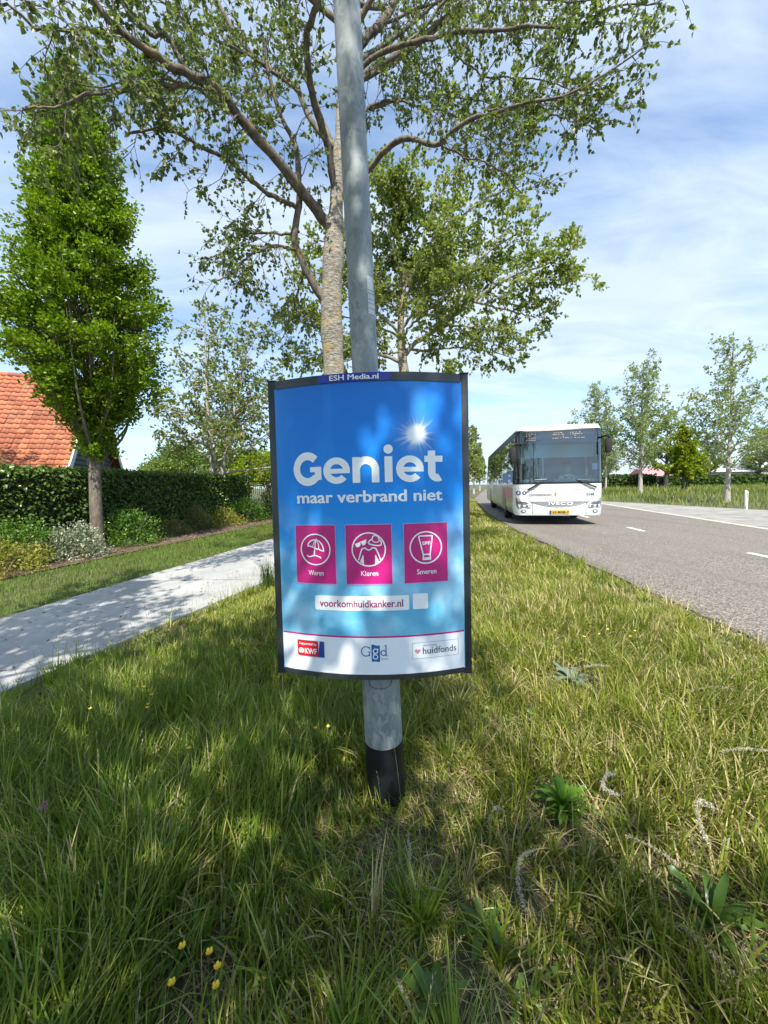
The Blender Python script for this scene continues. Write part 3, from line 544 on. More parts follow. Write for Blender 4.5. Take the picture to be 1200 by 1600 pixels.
# second poplar: long limbs to the right
def second_poplar():
    R = np.random.default_rng(8); T = Tubes(); LP = []; LD = []
    tr = spline([(0.75, 12, -0.1), (0.74, 12, 2), (0.73, 12, 4.4), (0.64, 12, 5.3), (0.61, 12, 6.4), (0.70, 12, 7.6), (0.6, 12, 8.7), (0.7, 12, 9.6), (0.95, 11.9, 10.4)], 50)
    T.add(tr, np.interp(tr[:, 2], [-.1, .5, 4, 5.3, 6.4, 9, 10.4], [.30, .21, .17, .14, .10, .05, .010]), 14)
    base = [([(0.64, 12, 5.35), (1.1, 11.9, 5.75), (1.8, 11.6, 6.1), (2.65, 11.3, 6.65), (3.64, 11, 7.15), (4.7, 10.8, 7.4), (5.3, 10.7, 7.75)], .085), ([(0.64, 12, 5.2), (0.1, 11.95, 5.38), (-0.5, 11.8, 5.6), (-1.2, 11.6, 5.8), (-2.0, 11.5, 6.3), (-2.7, 11.4, 6.6)], .07),
            ([(2.65, 11.3, 6.65), (3.4, 11.4, 6.5), (4.1, 11.4, 6.3), (4.7, 11.3, 6.15)], .04), ([(0.66, 12, 5.6), (1.4, 12.2, 5.6), (2.2, 12.4, 5.75), (3.2, 12.4, 5.65), (4.2, 12.3, 5.35)], .05),
            ([(1.8, 11.6, 6.1), (2.5, 11.3, 5.95), (3.3, 11.1, 5.7), (4.0, 11.0, 5.45)], .035), ([(3.64, 11, 7.15), (4.4, 11, 6.9), (5.2, 10.9, 6.95), (5.65, 10.9, 7.15)], .03), ([(0.62, 12, 6.2), (1.4, 11.6, 6.9), (2.4, 11.3, 7.5), (3.4, 11.1, 8.1), (4.4, 11, 8.6)], .05), ([(0.65, 12, 7.2), (1.3, 11.8, 8.2), (2.2, 11.6, 9.0), (3.1, 11.4, 9.5), (4.0, 11.3, 9.7)], .045),
            ([(0.62, 12, 6.0), (-0.1, 11.7, 6.6), (-0.9, 11.5, 7.2), (-1.6, 11.4, 7.5), (-2.4, 11.3, 7.6)], .045), ([(0.66, 12, 7.6), (0.3, 11.6, 8.6), (0.1, 11.4, 9.6), (0.0, 11.2, 10.4)], .04), ([(0.65, 12, 6.6), (0.9, 11.2, 7.2), (1.3, 10.6, 7.8), (1.8, 10.2, 8.2)], .04),
            ([(0.65, 12, 5.9), (1.0, 11.2, 6.1), (1.6, 10.6, 6.4), (2.3, 10.2, 6.7)], .04), ([(0.65, 12, 8.2), (1.3, 12, 9.3), (1.9, 12, 10.1), (2.4, 12, 10.7)], .04), ([(0.62, 12, 6.8), (1.5, 12.3, 7.5), (2.6, 12.5, 8.0), (3.8, 12.5, 8.4), (4.8, 12.3, 8.6)], .045), ([(0.62, 12, 5.5), (0.0, 12.4, 5.6), (-0.9, 12.6, 5.5), (-1.7, 12.6, 5.3)], .035), ([(0.62, 12, 5.9), (-0.3, 12.1, 6.4), (-1.3, 12.2, 6.7), (-2.5, 12.2, 6.6)], .04), ([(0.63, 12, 7.0), (-0.4, 11.8, 7.9), (-1.3, 11.6, 8.4), (-2.3, 11.5, 8.7)], .04), ([(-0.5, 11.8, 5.6), (-1.2, 11.4, 5.35), (-1.9, 11.2, 5.2), (-2.6, 11.1, 5.0)], .03)]
    for k in range(12):
        z = R.uniform(6.3, 9.6); a_ = k * 2.4; l = R.uniform(1.2, 2.4) * (1.15 - (z - 6) * .12)
        base.append(([(0.65, 12, z), (0.65 + math.cos(a_) * l * .5, 12 + math.sin(a_) * l * .5, z + l * .35), (0.65 + math.cos(a_) * l, 12 + math.sin(a_) * l, z + l * .62)], .03))
    twiggy(T, LP, LD, tr[34:], .05, R, spacing=0.1, blen=(0.3, 0.8), tw=7, start=0.0, lpt=8)
    for pts, a in base:
        P = spline(pts, 26); P += R.normal(0, 0.015, P.shape); T.add(P, np.linspace(a, 0.008, 26), 8)
        twiggy(T, LP, LD, P, max(.03, a * .7), R, spacing=0.13, blen=(0.4, 1.05), tw=9, twl=(0.15, 0.45), up=0.15, start=0.15, lpt=9, grav=0.08)
    r = tree_root('poplar_tree', (0.75, 12, 0.05), 'second poplar further along the verge, its leafy limbs reaching right over the road', group=None)
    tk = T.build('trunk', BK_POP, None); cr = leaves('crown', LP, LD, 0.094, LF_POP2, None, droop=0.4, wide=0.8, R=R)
    for o in (tk, cr): o.parent = r; o.matrix_parent_inverse = Matrix.Translation((-0.75, -12, -0.05))
second_poplar()
# the poplar behind the viewer, whose crown shades the foreground and the sign
pb = gen_tree(np.random.default_rng(31), 8.6, 0.15, 0.42, 36, 2.15, (5, 45), 0.100, LF_POP, BK_POP, (0.4, 1.1), (0.15, 0.4), 0.14, 5, tw=6, prof=lambda h: 1.0 - 0.5 * h, wide=0.85, fork=[((0, 0, 0), (3.3, -0.5, 8.8), 0.15), ((0.3, 0.0, 1.5), (-1.3, 2.0, 7.4), 0.11)])
place_tree('poplar_tree', pb, (-2.4, -1.35, 0.0), 0.0, 1.0, 'poplar standing just behind the viewer and shading the foreground grass and sign')
pc = gen_tree(np.random.default_rng(33), 8.5, 0.14, 0.45, 16, 2.6, (5, 45), 0.09, LF_POP, BK_POP, (0.4, 1.0), (0.15, 0.4), 0.34, 4, tw=4, prof=lambda h: 1.0 - 0.4 * h, wide=0.8)  # unseen tree added for the broken shade it throws on the verge
place_tree('poplar_tree', pc, (1.3, -4.2, 0.05), 0.0, 1.0, 'thin crowned poplar added unseen behind the viewer to dapple the right foreground')
# left: dense columnar hornbeam
def columnar():
    R = np.random.default_rng(17); T = Tubes(); LP = []; LD = []
    P = spline([(0, 0, -0.2), (0.0, 0, 1), (0.03, 0, 2.1), (0.1, 0, 5), (0.12, 0, 8), (0.1, 0, 10.4)], 40); T.add(P, np.interp(P[:, 2], [-.2, 0.2, 2, 2.4, 5, 10.4], [.19, .140, .125, .11, .06, .01]), 14)
    prof = lambda z: np.interp(z, [2.3, 2.95, 3.35, 3.8, 4.5, 5.8, 7.2, 8.6, 9.6, 10.4, 10.9], [0.04, 0.18, 0.64, 1.10, 1.46, 1.52, 1.12, 0.68, 0.40, 0.18, 0.04])
    for k in range(56):
        zb = 2.05 + 4.5 * (k / 56) ** 1.1; a = k * 2.399 + R.uniform(-.3, .3); ztop = min(10.7, zb + R.uniform(1.4, 4.2)); rr = prof(ztop) * R.uniform(0.55, 1.0)
        b = np.array([0.03, 0, zb]); e = np.array([math.cos(a) * rr, math.sin(a) * rr, ztop]); m = b * 0.5 + e * 0.5 + np.array([math.cos(a), math.sin(a), -0.6]) * 0.22 * rr
        Q = spline([b, m, e], 10); T.add(Q, np.linspace(0.045 * (1 - k / 80), 0.005, 10), 5)
    n = 500; z = np.where(np.arange(n) % 40 == 0, R.uniform(2.5, 3.0, n), 3.0 + 7.8 * R.random(n) ** 0.95); a = R.uniform(0, 6.283, n); lump = 0.78 + 0.42 * vnoise(a * 1.6 + 20, z, 0.75)
    r = prof(z) * np.sqrt(R.uniform(0.08, 1, n)) * lump; C = np.stack([r * np.cos(a) + 0.08, r * np.sin(a), z], -1)
    big = C[:390]; sub_ = [b_ + R.normal(0, 1, 3) * np.array([.17, .17, .14]) for b_ in big for _ in range(R.integers(9, 15))]
    for c in sub_:
        o = unit(np.array([c[0], c[1], 0.6])); q = 27
        pp = c + R.normal(0, 0.085, (q, 3)) * np.array([1, 1, 0.7]); LP += list(pp); LD += [o] * q
        if R.random() < 0.4: T.add(np.array([c - o * 0.35 - np.array([0, 0, 0.15]), c]), [0.01, 0.004], 3)
    return T.build('trunk', BK_OAK, None), leaves('crown', LP, LD, 0.092, LF_OAK, None, droop=0.2, flat=0.35, wide=0.62, R=R)
place_tree('hornbeam_tree', columnar(), (-7.13, 9.5, 0.0), 0.4, 1.0, 'dense bright green columnar tree rising in front of the hedge at left')
# left, further: airy twin-stemmed alder
al = gen_tree(np.random.default_rng(41), 9, 0.15, 0.33, 30, 2.9, (-8, 35), 0.13, LF_ALD, BK_PALE, (0.4, 0.95), (0.12, 0.4), 0.20, 4, tw=6, prof=lambda h: 1.15 - 0.75 * h, fork=[((0, 0, 0), (-0.15, 0.1, 9.1), 0.17), ((0.06, 0, 1.2), (1.75, 0.1, 8.2), 0.12)], grav=0.12)
place_tree('alder_tree', al, (-7.2, 16.5, 0.0), 0.0, 1.0, 'airy twin stemmed tree with sparse foliage behind the far end of the hedge')
# off the left edge: tree that shades the roof and whose sprigs enter the frame
lo_ = gen_tree(np.random.default_rng(43), 7.6, 0.14, 0.3, 18, 2.1, (10, 40), 0.10, LF_ALD, BK_OAK, (0.35, 0.85), (0.12, 0.4), 0.2, 5, prof=lambda h: 1.0 - 0.4 * h)
place_tree('garden_tree', lo_, (-11.6, 9.0, 0.0), 0.0, 1.0, 'garden tree behind the hedge whose sprigs show at the left picture edge')
# right side: young street trees with ascending limbs
yt = gen_tree(np.random.default_rng(51), 9.6, 0.16, 0.27, 44, 3.9, (20, 50), 0.125, LF_GIN, BK_PALE, (0.22, 0.6), (0.10, 0.25), 0.17, 3, tw=4, prof=lambda h: np.interp(h, [0, .12, .35, 1], [.55, .85, 1, .36]), grav=0.0, bend=0.45, start=0.12, wide=0.75, limb_r=0.3)
YG = 'young street trees on the far side of the road'
place_tree('young_tree', yt, (19.6, 21.9, 0.2), 0.0, 0.93, 'young pale trunked tree near the white marker post right of the road', YG)
yt2 = gen_tree(np.random.default_rng(52), 12.8, 0.21, 0.24, 50, 5.0, (20, 52), 0.165, LF_GIN, BK_PALE, (0.3, 0.8), (0.15, 0.3), 0.19, 3, tw=5, prof=lambda h: np.interp(h, [0, .12, .35, 1], [.55, .85, 1, .36]), grav=0.0, bend=0.4, start=0.12, wide=0.75, limb_r=0.3)
place_tree('young_tree', yt2, (25.2, 37.7, 0.2), 0.0, 1.0, 'taller young tree with a whitish trunk just right of the bus', YG)
place_tree('young_tree', yt2, (23.8, 43.5, 0.2), 2.2, 0.93, 'young tree rising half hidden directly behind the bus roof corner', YG, False)
place_tree('young_tree', yt, (30.2, 30.0, 0.2), 1.2, 0.86, 'young tree cut by the right edge of the picture', YG, False)
place_tree('young_tree', yt, (33.5, 58.0, 0.2), 2.9, 1.05, 'distant young tree between bus and pink roof', YG, False)
place_tree('young_tree', yt, (13.6, 6.2, 0.2), 0.7, 0.8, 'young tree outside the right edge whose shade falls on the parking bay', YG, False)
# small lime-green tree, dark-stemmed tree
lm = gen_tree(np.random.default_rng(61), 6.9, 0.15, 0.26, 22, 1.9, (15, 45), 0.24, LF_LIME, BK_DARK, (0.35, 0.7), (0.15, 0.35), 0.22, 6, tw=6, prof=lambda h: 1.1 - 0.75 * h, fork=[((-0.15, 0, 0), (-0.3, 0, 6.6), 0.12), ((0.3, 0.1, 0), (0.5, 0, 6.2), 0.11)])
place_tree('maple_tree', lm, (30.8, 39.4, 0.2), 0.0, 1.0, 'small yellow green tree with dark twin stems between the two young trees')
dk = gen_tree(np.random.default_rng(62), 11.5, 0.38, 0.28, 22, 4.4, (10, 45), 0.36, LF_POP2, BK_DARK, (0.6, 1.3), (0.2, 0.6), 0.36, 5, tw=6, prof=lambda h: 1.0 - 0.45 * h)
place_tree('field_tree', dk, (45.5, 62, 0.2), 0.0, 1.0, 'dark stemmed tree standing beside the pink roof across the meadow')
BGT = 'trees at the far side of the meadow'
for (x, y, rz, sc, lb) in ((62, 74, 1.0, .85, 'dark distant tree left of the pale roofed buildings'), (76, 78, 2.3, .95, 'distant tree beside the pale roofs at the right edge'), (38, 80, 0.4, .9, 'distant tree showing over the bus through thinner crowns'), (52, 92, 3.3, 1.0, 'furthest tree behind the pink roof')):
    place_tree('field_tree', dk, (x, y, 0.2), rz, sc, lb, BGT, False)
# row beyond the bus on the left verge of the bend
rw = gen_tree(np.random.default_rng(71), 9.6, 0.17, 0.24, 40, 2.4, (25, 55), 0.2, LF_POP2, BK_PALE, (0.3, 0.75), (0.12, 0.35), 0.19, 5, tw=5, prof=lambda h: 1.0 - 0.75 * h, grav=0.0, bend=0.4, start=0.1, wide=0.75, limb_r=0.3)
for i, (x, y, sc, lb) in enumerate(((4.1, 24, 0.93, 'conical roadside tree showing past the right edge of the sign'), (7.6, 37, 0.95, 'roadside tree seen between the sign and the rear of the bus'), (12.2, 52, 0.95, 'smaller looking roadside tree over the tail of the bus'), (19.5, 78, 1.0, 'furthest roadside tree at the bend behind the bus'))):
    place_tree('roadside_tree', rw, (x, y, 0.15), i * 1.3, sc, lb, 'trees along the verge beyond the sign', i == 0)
# shrubs
def clump(R, C, q, sg, LP, LD, ctr):
    for c in C:
        o = unit(c - ctr); LP += list(c + R.normal(0, sg, (q, 3))); LD += [o] * q
def bush(name, loc, rad, n, q, sg, leaf, lm_, label, cat='shrub', group=None, stems=6, seed=0, lift=0.0, flat=0.2, trunk=None, wide=0.55, part='foliage'):
    R = np.random.default_rng(seed + 900); r = empty(name, loc, 0, label, cat, group); rx, ry, rz = rad; LP = []; LD = []
    u = unit(R.normal(0, 1, (n, 3))); u[:, 2] = np.abs(u[:, 2]) * 1.0 - 0.15
    lump = 0.72 + 0.5 * vnoise(u[:, 0] * 3 + seed, u[:, 1] * 3 + u[:, 2] * 2, 0.9)
    C = u * np.array([rx, ry, rz]) * (R.uniform(0.45, 1, n) ** 0.5 * lump)[:, None] + np.array([0, 0, lift]); C[:, 2] = np.maximum(C[:, 2], 0.05)
    clump(R, C, q, sg, LP, LD, np.array([0, 0, lift * 0.8]))
    leaves(part, LP, LD, leaf, lm_, r, droop=0.1, flat=flat, wide=wide, R=R)
    T = Tubes()
    for k in range(stems):
        a = k * 2.4; e = np.array([math.cos(a) * rx * 0.6, math.sin(a) * ry * 0.6, lift + rz * 0.6]); b = np.array([math.cos(a) * 0.06, math.sin(a) * 0.06, -0.1 if trunk is None else lift * 0.5])
        T.add(spline([b, (b + e) / 2 + np.array([0, 0, 0.1 * rz]), e], 7), np.linspace(0.02 * max(1, rx), 0.005, 7), 5)
    if trunk: T.add(spline([(0, 0, -0.2), (0, 0, lift * 0.5), (0.05, 0, lift + rz * 0.4)], 9), np.linspace(trunk, trunk * 0.4, 9), 9)
    T.build('trunk' if trunk else 'stem', BK_OAK, r); return r
bush('shrub', (-6.98, 6.85, 0), (0.62, 0.85, 0.72), 150, 24, 0.07, 0.055, LF_YEL, 'yellow leaved shrub at the left edge of the bed', seed=1)
bush('shrub', (-7.35, 7.6, 0), (0.6, 0.7, 1.12), 150, 22, 0.08, 0.06, LF_BOX, 'light green shrub behind the yellow one, against the hedge', seed=2)
bush('shrub', (-6.82, 8.35, 0), (0.58, 0.62, 0.92), 170, 24, 0.07, 0.055, LF_VAR, 'white variegated shrub at the foot of the columnar tree', seed=3)
bush('shrub', (-6.85, 10.3, 0), (0.70, 0.8, 1.08), 190, 24, 0.08, 0.065, LF_BOX, 'deep green rounded shrub right of the columnar tree trunk', seed=4)
bush('shrub', (-6.85, 12.3, 0), (0.45, 0.7, 0.6), 90, 22, 0.08, 0.06, LF_MIX, 'low brownish shrub in the bark bed before the hedge', seed=5)
bush('shrub', (-6.75, 13.8, 0), (0.6, 0.8, 0.95), 120, 22, 0.08, 0.07, LF_MIX, 'olive shrub with tangled stems in front of the alder', seed=6)
bush('shrub', (-6.3, 15.2, 0), (0.6, 0.9, 0.75), 110, 22, 0.09, 0.07, LF_YEL, 'small yellowish shrub below the alder stems', seed=7)
bush('shrub', (-6.1, 16.8, 0), (0.8, 1.0, 1.3), 150, 24, 0.1, 0.08, LF_BOX, 'green shrub next to the alder trunk', seed=8)
bush('shrub', (-5.2, 18.2, 0), (0.8, 1.0, 1.25), 140, 24, 0.1, 0.08, LF_DARK, 'dark shrub near the end of the bed beside the sign', seed=9)
bush('shrub', (-4.6, 20.0, 0), (1.0, 1.2, 2.3), 220, 24, 0.12, 0.09, LF_BOX, 'tall shrub at the end of the hedge beside the sign frame', seed=10)
bush('shrub', (-5.7, 21.6, 0), (1.2, 1.2, 2.0), 200, 24, 0.12, 0.10, LF_MIX, 'tall olive shrub behind the iron railing', seed=14)
for i, (x, y, rad, lift, q, lm_, lb) in enumerate(((-20.5, 40, (3.6, 3.2, 3.0), 3.3, 260, LF_BG, 'rounded pale green tree rising over the hedge left of the alder'), (-26.5, 46, (3.2, 3.0, 2.5), 2.6, 180, LF_BG, 'lower pale green tree beyond the house gable'), (-12.8, 34, (2.9, 2.9, 2.6), 2.6, 260, LF_BG, 'yellowish tree behind the alder and right of its stems'), (-16.5, 44, (3.2, 3.0, 2.2), 2.4, 200, LF_BG, 'broad tree behind both pale green crowns'), (-9.0, 30, (2.2, 2.2, 2.0), 2.2, 200, LF_LIME, 'bright green tree just left of the sign frame'))):
    bush('background_tree', (x, y, 0), rad, q, 34, 0.30, 0.26, lm_, lb, 'tree', 'trees beyond the hedge', 6, 40 + i, lift, 0.2, 0.22, 0.6, 'crown')
# ------------------------------------------------------------------ ivy hedge, railing, far hedge
def hedge(name, P0, P1, w, h, n, leaf, lm_, label, seed, dark):
    R = np.random.default_rng(seed); a = Vector(P0); b = Vector(P1); d = (b - a); L = d.length; ang = math.atan2(d.y, d.x)
    r = empty(name, (a.x, a.y, a.z), ang, label, 'hedge')
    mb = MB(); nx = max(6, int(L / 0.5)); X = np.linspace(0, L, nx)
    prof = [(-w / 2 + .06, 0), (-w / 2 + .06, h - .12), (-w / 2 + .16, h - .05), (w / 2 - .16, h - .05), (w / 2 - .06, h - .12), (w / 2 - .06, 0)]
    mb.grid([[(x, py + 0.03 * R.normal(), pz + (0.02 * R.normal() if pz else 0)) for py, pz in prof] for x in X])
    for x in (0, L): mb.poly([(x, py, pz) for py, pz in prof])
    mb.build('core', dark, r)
    k = (n * np.array([0.44, 0.30, 0.26])).astype(int); sx = R.uniform(0, L, k.sum()); P = np.zeros((k.sum(), 3)); D = np.zeros((k.sum(), 3)); P[:, 0] = sx
    sl = [slice(0, k[0]), slice(k[0], k[0] + k[1]), slice(k[0] + k[1], k.sum())]
    wob = 0.10 * (vnoise(sx, R.uniform(0, h, k.sum()) , 0.45) - 0.5)
    P[sl[0], 1] = -w / 2 + R.uniform(-.05, .07, k[0]) + wob[sl[0]]; P[sl[0], 2] = R.uniform(0, h, k[0]); D[sl[0]] = (0, -1, -0.3)
    P[sl[1], 1] = R.uniform(-w / 2, w / 2, k[1]); P[sl[1], 2] = h - .04 + R.uniform(-.06, .07, k[1]) + wob[sl[1]]; D[sl[1]] = (0, -.3, .8)
    P[sl[2], 1] = w / 2 + R.uniform(-.07, .05, k[2]); P[sl[2], 2] = R.uniform(0, h, k[2]); D[sl[2]] = (0, 1, -0.3)
    leaves('foliage', P, D, leaf, lm_, r, droop=0.5, flat=0.0, wide=0.85, R=R); return r
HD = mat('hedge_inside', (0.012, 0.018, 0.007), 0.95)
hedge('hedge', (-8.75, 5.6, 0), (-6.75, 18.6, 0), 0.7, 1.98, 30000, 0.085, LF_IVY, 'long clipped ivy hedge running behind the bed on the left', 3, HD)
hedge('hedge', (48, 66, 0.2), (96, 71, 0.2), 2.2, 1.9, 7000, 0.42, LF_DARK, 'long dark hedge in front of the pale roofed buildings', 4, HD)
hedge('hedge', (26, 66, 0.2), (46, 66, 0.2), 2.2, 2.2, 4000, 0.42, LF_DARK, 'dark hedge across the meadow left of the pink roof', 5, HD)

def ground_cover():
    R = np.random.default_rng(77); n = 30000; x = R.uniform(-2.9, 3.1, n); y = R.uniform(0.5, 5.0, n); g = vnoise(x + 3, y + 61, 0.55) * .6 + vnoise(x, y + 20, .18) * .4
    k = (x > path_r(y) + .1) & (x < road_l(y) - .1) & (g > 0.52) & (np.hypot(x, y - 1.73) > .1); x, y = x[k], y[k]; n = len(x); P = np.stack([x, y, gz(x, y) - .03 + R.uniform(.008, .07, n)], -1); D = R.normal(0, 1, (n, 3)) * np.array([1, 1, .15])
    tag(leaves('clover_cover', P, D, 0.021, leafmat('clover_leaf', (0.045, 0.105, 0.016), (0.12, 0.20, 0.035), .3, .45), None, droop=-.1, flat=.8, wide=.85, R=R), kind='stuff')
ground_cover()
# ------------------------------------------------------------------ house behind the hedge
def house():
    a = math.radians(20); r = empty('house', (-10.62, 13.0, 0), a, 'dark boarded house with an orange tiled roof behind the hedge at left', 'house')
    Lx, D, He, Hr = 13.0, 6.0, 2.42, 5.85      # local: x runs left (negative) along the eave, y to the back
    wood = bpy.data.materials.new('black_boards'); wood.use_nodes = True; t = wood.node_tree; b = t.nodes['Principled BSDF']; g = N(t, 'ShaderNodeTexCoord').outputs['Object']
    link(t, mixc(t, mapr(t, noise(t, g, 12, 5), .3, .7, 0, 1), (0.028, 0.032, 0.036), (0.055, 0.060, 0.066)), b.inputs['Base Color']); b.inputs['Roughness'].default_value = 0.7
    mb = MB(); mb.box(-Lx, -0.25, 0.25, D - 0.25, 0, He - 0.05); mb.build('wall', mat('render_wall', (0.42, 0.38, 0.33), 0.9, var=0.1), r)
    mb = MB(); z = 0.0                                                   # gable boards, each overlapping the one below
    while z < Hr - 0.3:
        f = max(0.0, (z - He) / (Hr - He)); y0 = 0.05 + f * D / 2; y1 = D - 0.05 - f * D / 2
        f2 = max(0.0, (z + 0.19 - He) / (Hr - He)); y2 = 0.05 + f2 * D / 2; y3 = D - 0.05 - f2 * D / 2
        if y3 > y2: mb.add([(-0.20, y0, z), (-0.20, y1, z), (-0.24, y3, z + 0.19), (-0.24, y2, z + 0.19), (-0.25, y0, z), (-0.25, y1, z)], [(0, 1, 2, 3), (0, 4, 5, 1)])
        z += 0.175
    mb.build('gable_boarding', wood, r)
    tile = bpy.data.materials.new('clay_tile'); tile.use_nodes = True; t = tile.node_tree; b = t.nodes['Principled BSDF']; gg = N(t, 'ShaderNodeNewGeometry'); g = N(t, 'ShaderNodeTexCoord').outputs['Object']
    c = mixc(t, gg.outputs['Random Per Island'], (0.25, 0.070, 0.034), (0.50, 0.165, 0.075)); c = mixc(t, mapr(t, noise(t, g, 1.1, 5), .5, .72, 0, .55), c, (0.24, 0.11, 0.07))
    link(t, c, b.inputs['Base Color']); b.inputs['Roughness'].default_value = 0.75
    def slope(back):
        R = np.random.default_rng(7); V = []; F = []; n0 = 0; sl = math.hypot(D / 2 + 0.25, (Hr - He) * (D / 2 + .25) / (D / 2)); dy, dz = (D / 2 + .25) / sl, (Hr - He) * (D / 2 + .25) / (D / 2) / sl
        rows = 20; stp = sl / rows; w = 0.22; prof = [(0, 0.0), (0.037, 0.030), (0.082, 0.040), (0.13, 0.018), (0.175, 0.0), (0.225, 0.010)]
        cols = int((Lx + 0.2) / w) if not back else 0
        for i in range(rows):
            for k in range(cols):
                x = 0.1 - (k + 1) * w + R.normal(0, .003); s0 = i * stp - 0.02; s1 = s0 + stp * 1.12; j = R.normal(0, .004)
                for (s, lift) in ((s0, 0.055), (s1, 0.015)):
                    for (px, pz) in prof: V.append((x + px, -0.25 + s * dy - (pz + lift + j) * dz, He - (Hr - He) * .25 / (D / 2) + s * dz + (pz + lift + j) * dy))
                m = len(prof)
                for q in range(m - 1): F.append((n0 + q, n0 + q + 1, n0 + m + q + 1, n0 + m + q))
                for (px, pz) in prof: V.append((x + px, -0.25 + s0 * dy - (pz + .012) * dz, He - (Hr - He) * .25 / (D / 2) + s0 * dz + (pz + .012) * dy))
                for q in range(m - 1): F.append((n0 + 2 * m + q, n0 + 2 * m + q + 1, n0 + q + 1, n0 + q))
                n0 += 3 * m
        return V, F
    V, F = slope(False); rf = mesh_np('roof_tiles', V, np.array(F).ravel(), np.full(len(F), 4), tile, r)
    mb = MB(); e = 0.25 * (Hr - He) / (D / 2)
    mb.add([(0.08, -0.25, He - e), (-Lx, -0.25, He - e), (-Lx, D / 2, Hr), (0.08, D / 2, Hr), (0.08, D + .25, He - e), (-Lx, D + .25, He - e)], [(0, 1, 2, 3), (3, 2, 5, 4)])
    mb.build('roof', mat('tile_under', (0.22, 0.07, 0.04), 0.9), r)
    mb = MB()
    for k in range(34): mb.tube([(0.08 - k * .39, D / 2, Hr + .03), (0.08 - k * .39 - .40, D / 2, Hr + .045)], [.11, .10], 10)
    mb.build('ridge_tiles', tile, r, smooth=True)
    wh = mat('white_trim', (0.78, 0.79, 0.80), 0.5, var=0.06)
    for nm, sgn in (('bargeboard', 1), ('bargeboard', -1)):
        mb = MB(); y0, y1 = (-0.34, D / 2) if sgn > 0 else (D + .34, D / 2); n = 2
        zo = lambda y: He + (Hr - He) * (1 - abs(y - D / 2) / (D / 2))
        w = 0.24
        P = [(y0, zo(y0) - w), (y0, zo(y0) + .09), (y1, zo(y1) + .09), (y1, zo(y1) - w)]
        mb.add([(0.13, *p) for p in P] + [(0.085, *p) for p in P], [(0, 1, 2, 3), (7, 6, 5, 4), (0, 4, 5, 1), (1, 5, 6, 2), (2, 6, 7, 3), (3, 7, 4, 0)])
        mb.build(nm, wh, r)
    mb = MB(); Q = [(-0.36, He - .36), (-0.26, He - .42), (-0.16, He - .34), (-.1, He - .2), (-.36, He - .15)]
    mb.add([(0.14, *p) for p in Q] + [(0.07, *p) for p in Q], [(0, 1, 2, 3, 4), (9, 8, 7, 6, 5)] + [(i, i + 5, (i + 1) % 5 + 5, (i + 1) % 5) for i in range(5)]); mb.build('bargeboard_foot', wh, r)
    mb = MB()
    pr = [(-.30, He - .26), (-.31, He - .34), (-.37, He - .37), (-.43, He - .34), (-.44, He - .26)]
    mb.grid([[(x, *p) for p in pr] for x in np.linspace(-Lx, 0.06, 12)]); mb.build('gutter', mat('zinc', (0.30, 0.31, 0.32), 0.5, metal=0.6), r)
    mb = MB(); mb.box(-Lx, 0.05, -0.24, 0.25, He - .45, He - .38); mb.build('soffit', wh, r)
house()
def flat_block(name, loc, rz, w, d, h, roof, wall, label, pitch=0.0):
    r = empty(name, loc, rz, label, 'building'); mb = MB(); mb.box(-w / 2, w / 2, -d / 2, d / 2, 0, h); mb.build('wall', wall, r)
    mb = MB(); o = 0.5; z0 = h - .02
    mb.add([(-w / 2 - o, -d / 2 - o, z0), (w / 2 + o, -d / 2 - o, z0), (w / 2 + o, d / 2 + o, z0), (-w / 2 - o, d / 2 + o, z0), (-w / 2 - o, 0, z0 + pitch + .25), (w / 2 + o, 0, z0 + pitch + .25)], [(0, 1, 5, 4), (2, 3, 4, 5), (0, 4, 3), (1, 2, 5), (0, 3, 2, 1)])
    mb.build('roof', roof, r)
    for k in range(int(w / 3)):
        mb = MB(); x = -w / 2 + 1 + k * 3; mb.box(x, x + 1.4, -d / 2 - .03, -d / 2 + .02, 0.9, min(h - .3, 2.1)); mb.build('window', mat('far_window', (0.05, 0.06, 0.07), 0.15), r)
flat_block('low_building', (68, 82, 0.2), 0.08, 15, 8, 2.9, mat('pale_roof', (0.50, 0.52, 0.54), 0.6, var=0.1, vscale=1), mat('far_wall', (0.34, 0.32, 0.29), 0.9), 'low building with a pale grey roof behind the far hedge', 1.0)
flat_block('low_building', (86, 84, 0.2), -0.1, 14, 9, 3.4, MATS['pale_roof'], MATS['far_wall'], 'second pale roofed building, at the right picture edge', 1.6)
flat_block('low_building', (57.0, 82, 0.2), 0.0, 5.4, 6, 2.3, mat('pink_roof', (0.52, 0.22, 0.23), 0.7, var=0.15, vscale=1), MATS['far_wall'], 'small building with a pinkish red roof across the meadow', 1.5)
# iron railing at the end of the hedge
r = empty('railing', (-6.7, 18.8, 0), math.radians(62), 'dark iron railing continuing from the end of the hedge', 'fence'); IR = mat('iron', (0.015, 0.016, 0.016), 0.7)
mb = MB(); mb.box(0, 3.4, -.02, .02, 1.75, 1.80); mb.box(0, 3.4, -.02, .02, 0.3, 0.35); mb.build('rail', IR, r)
for k in range(26):
    mb = MB(); mb.tube([(0.07 + k * .13, 0, 0.05), (0.07 + k * .13, 0, 1.98)], [.011, .009], 6); mb.tube([(0.07 + k * .13, 0, 1.97), (0.07 + k * .13, 0, 2.06)], [.02, .002], 6); mb.build('bar', IR, r)
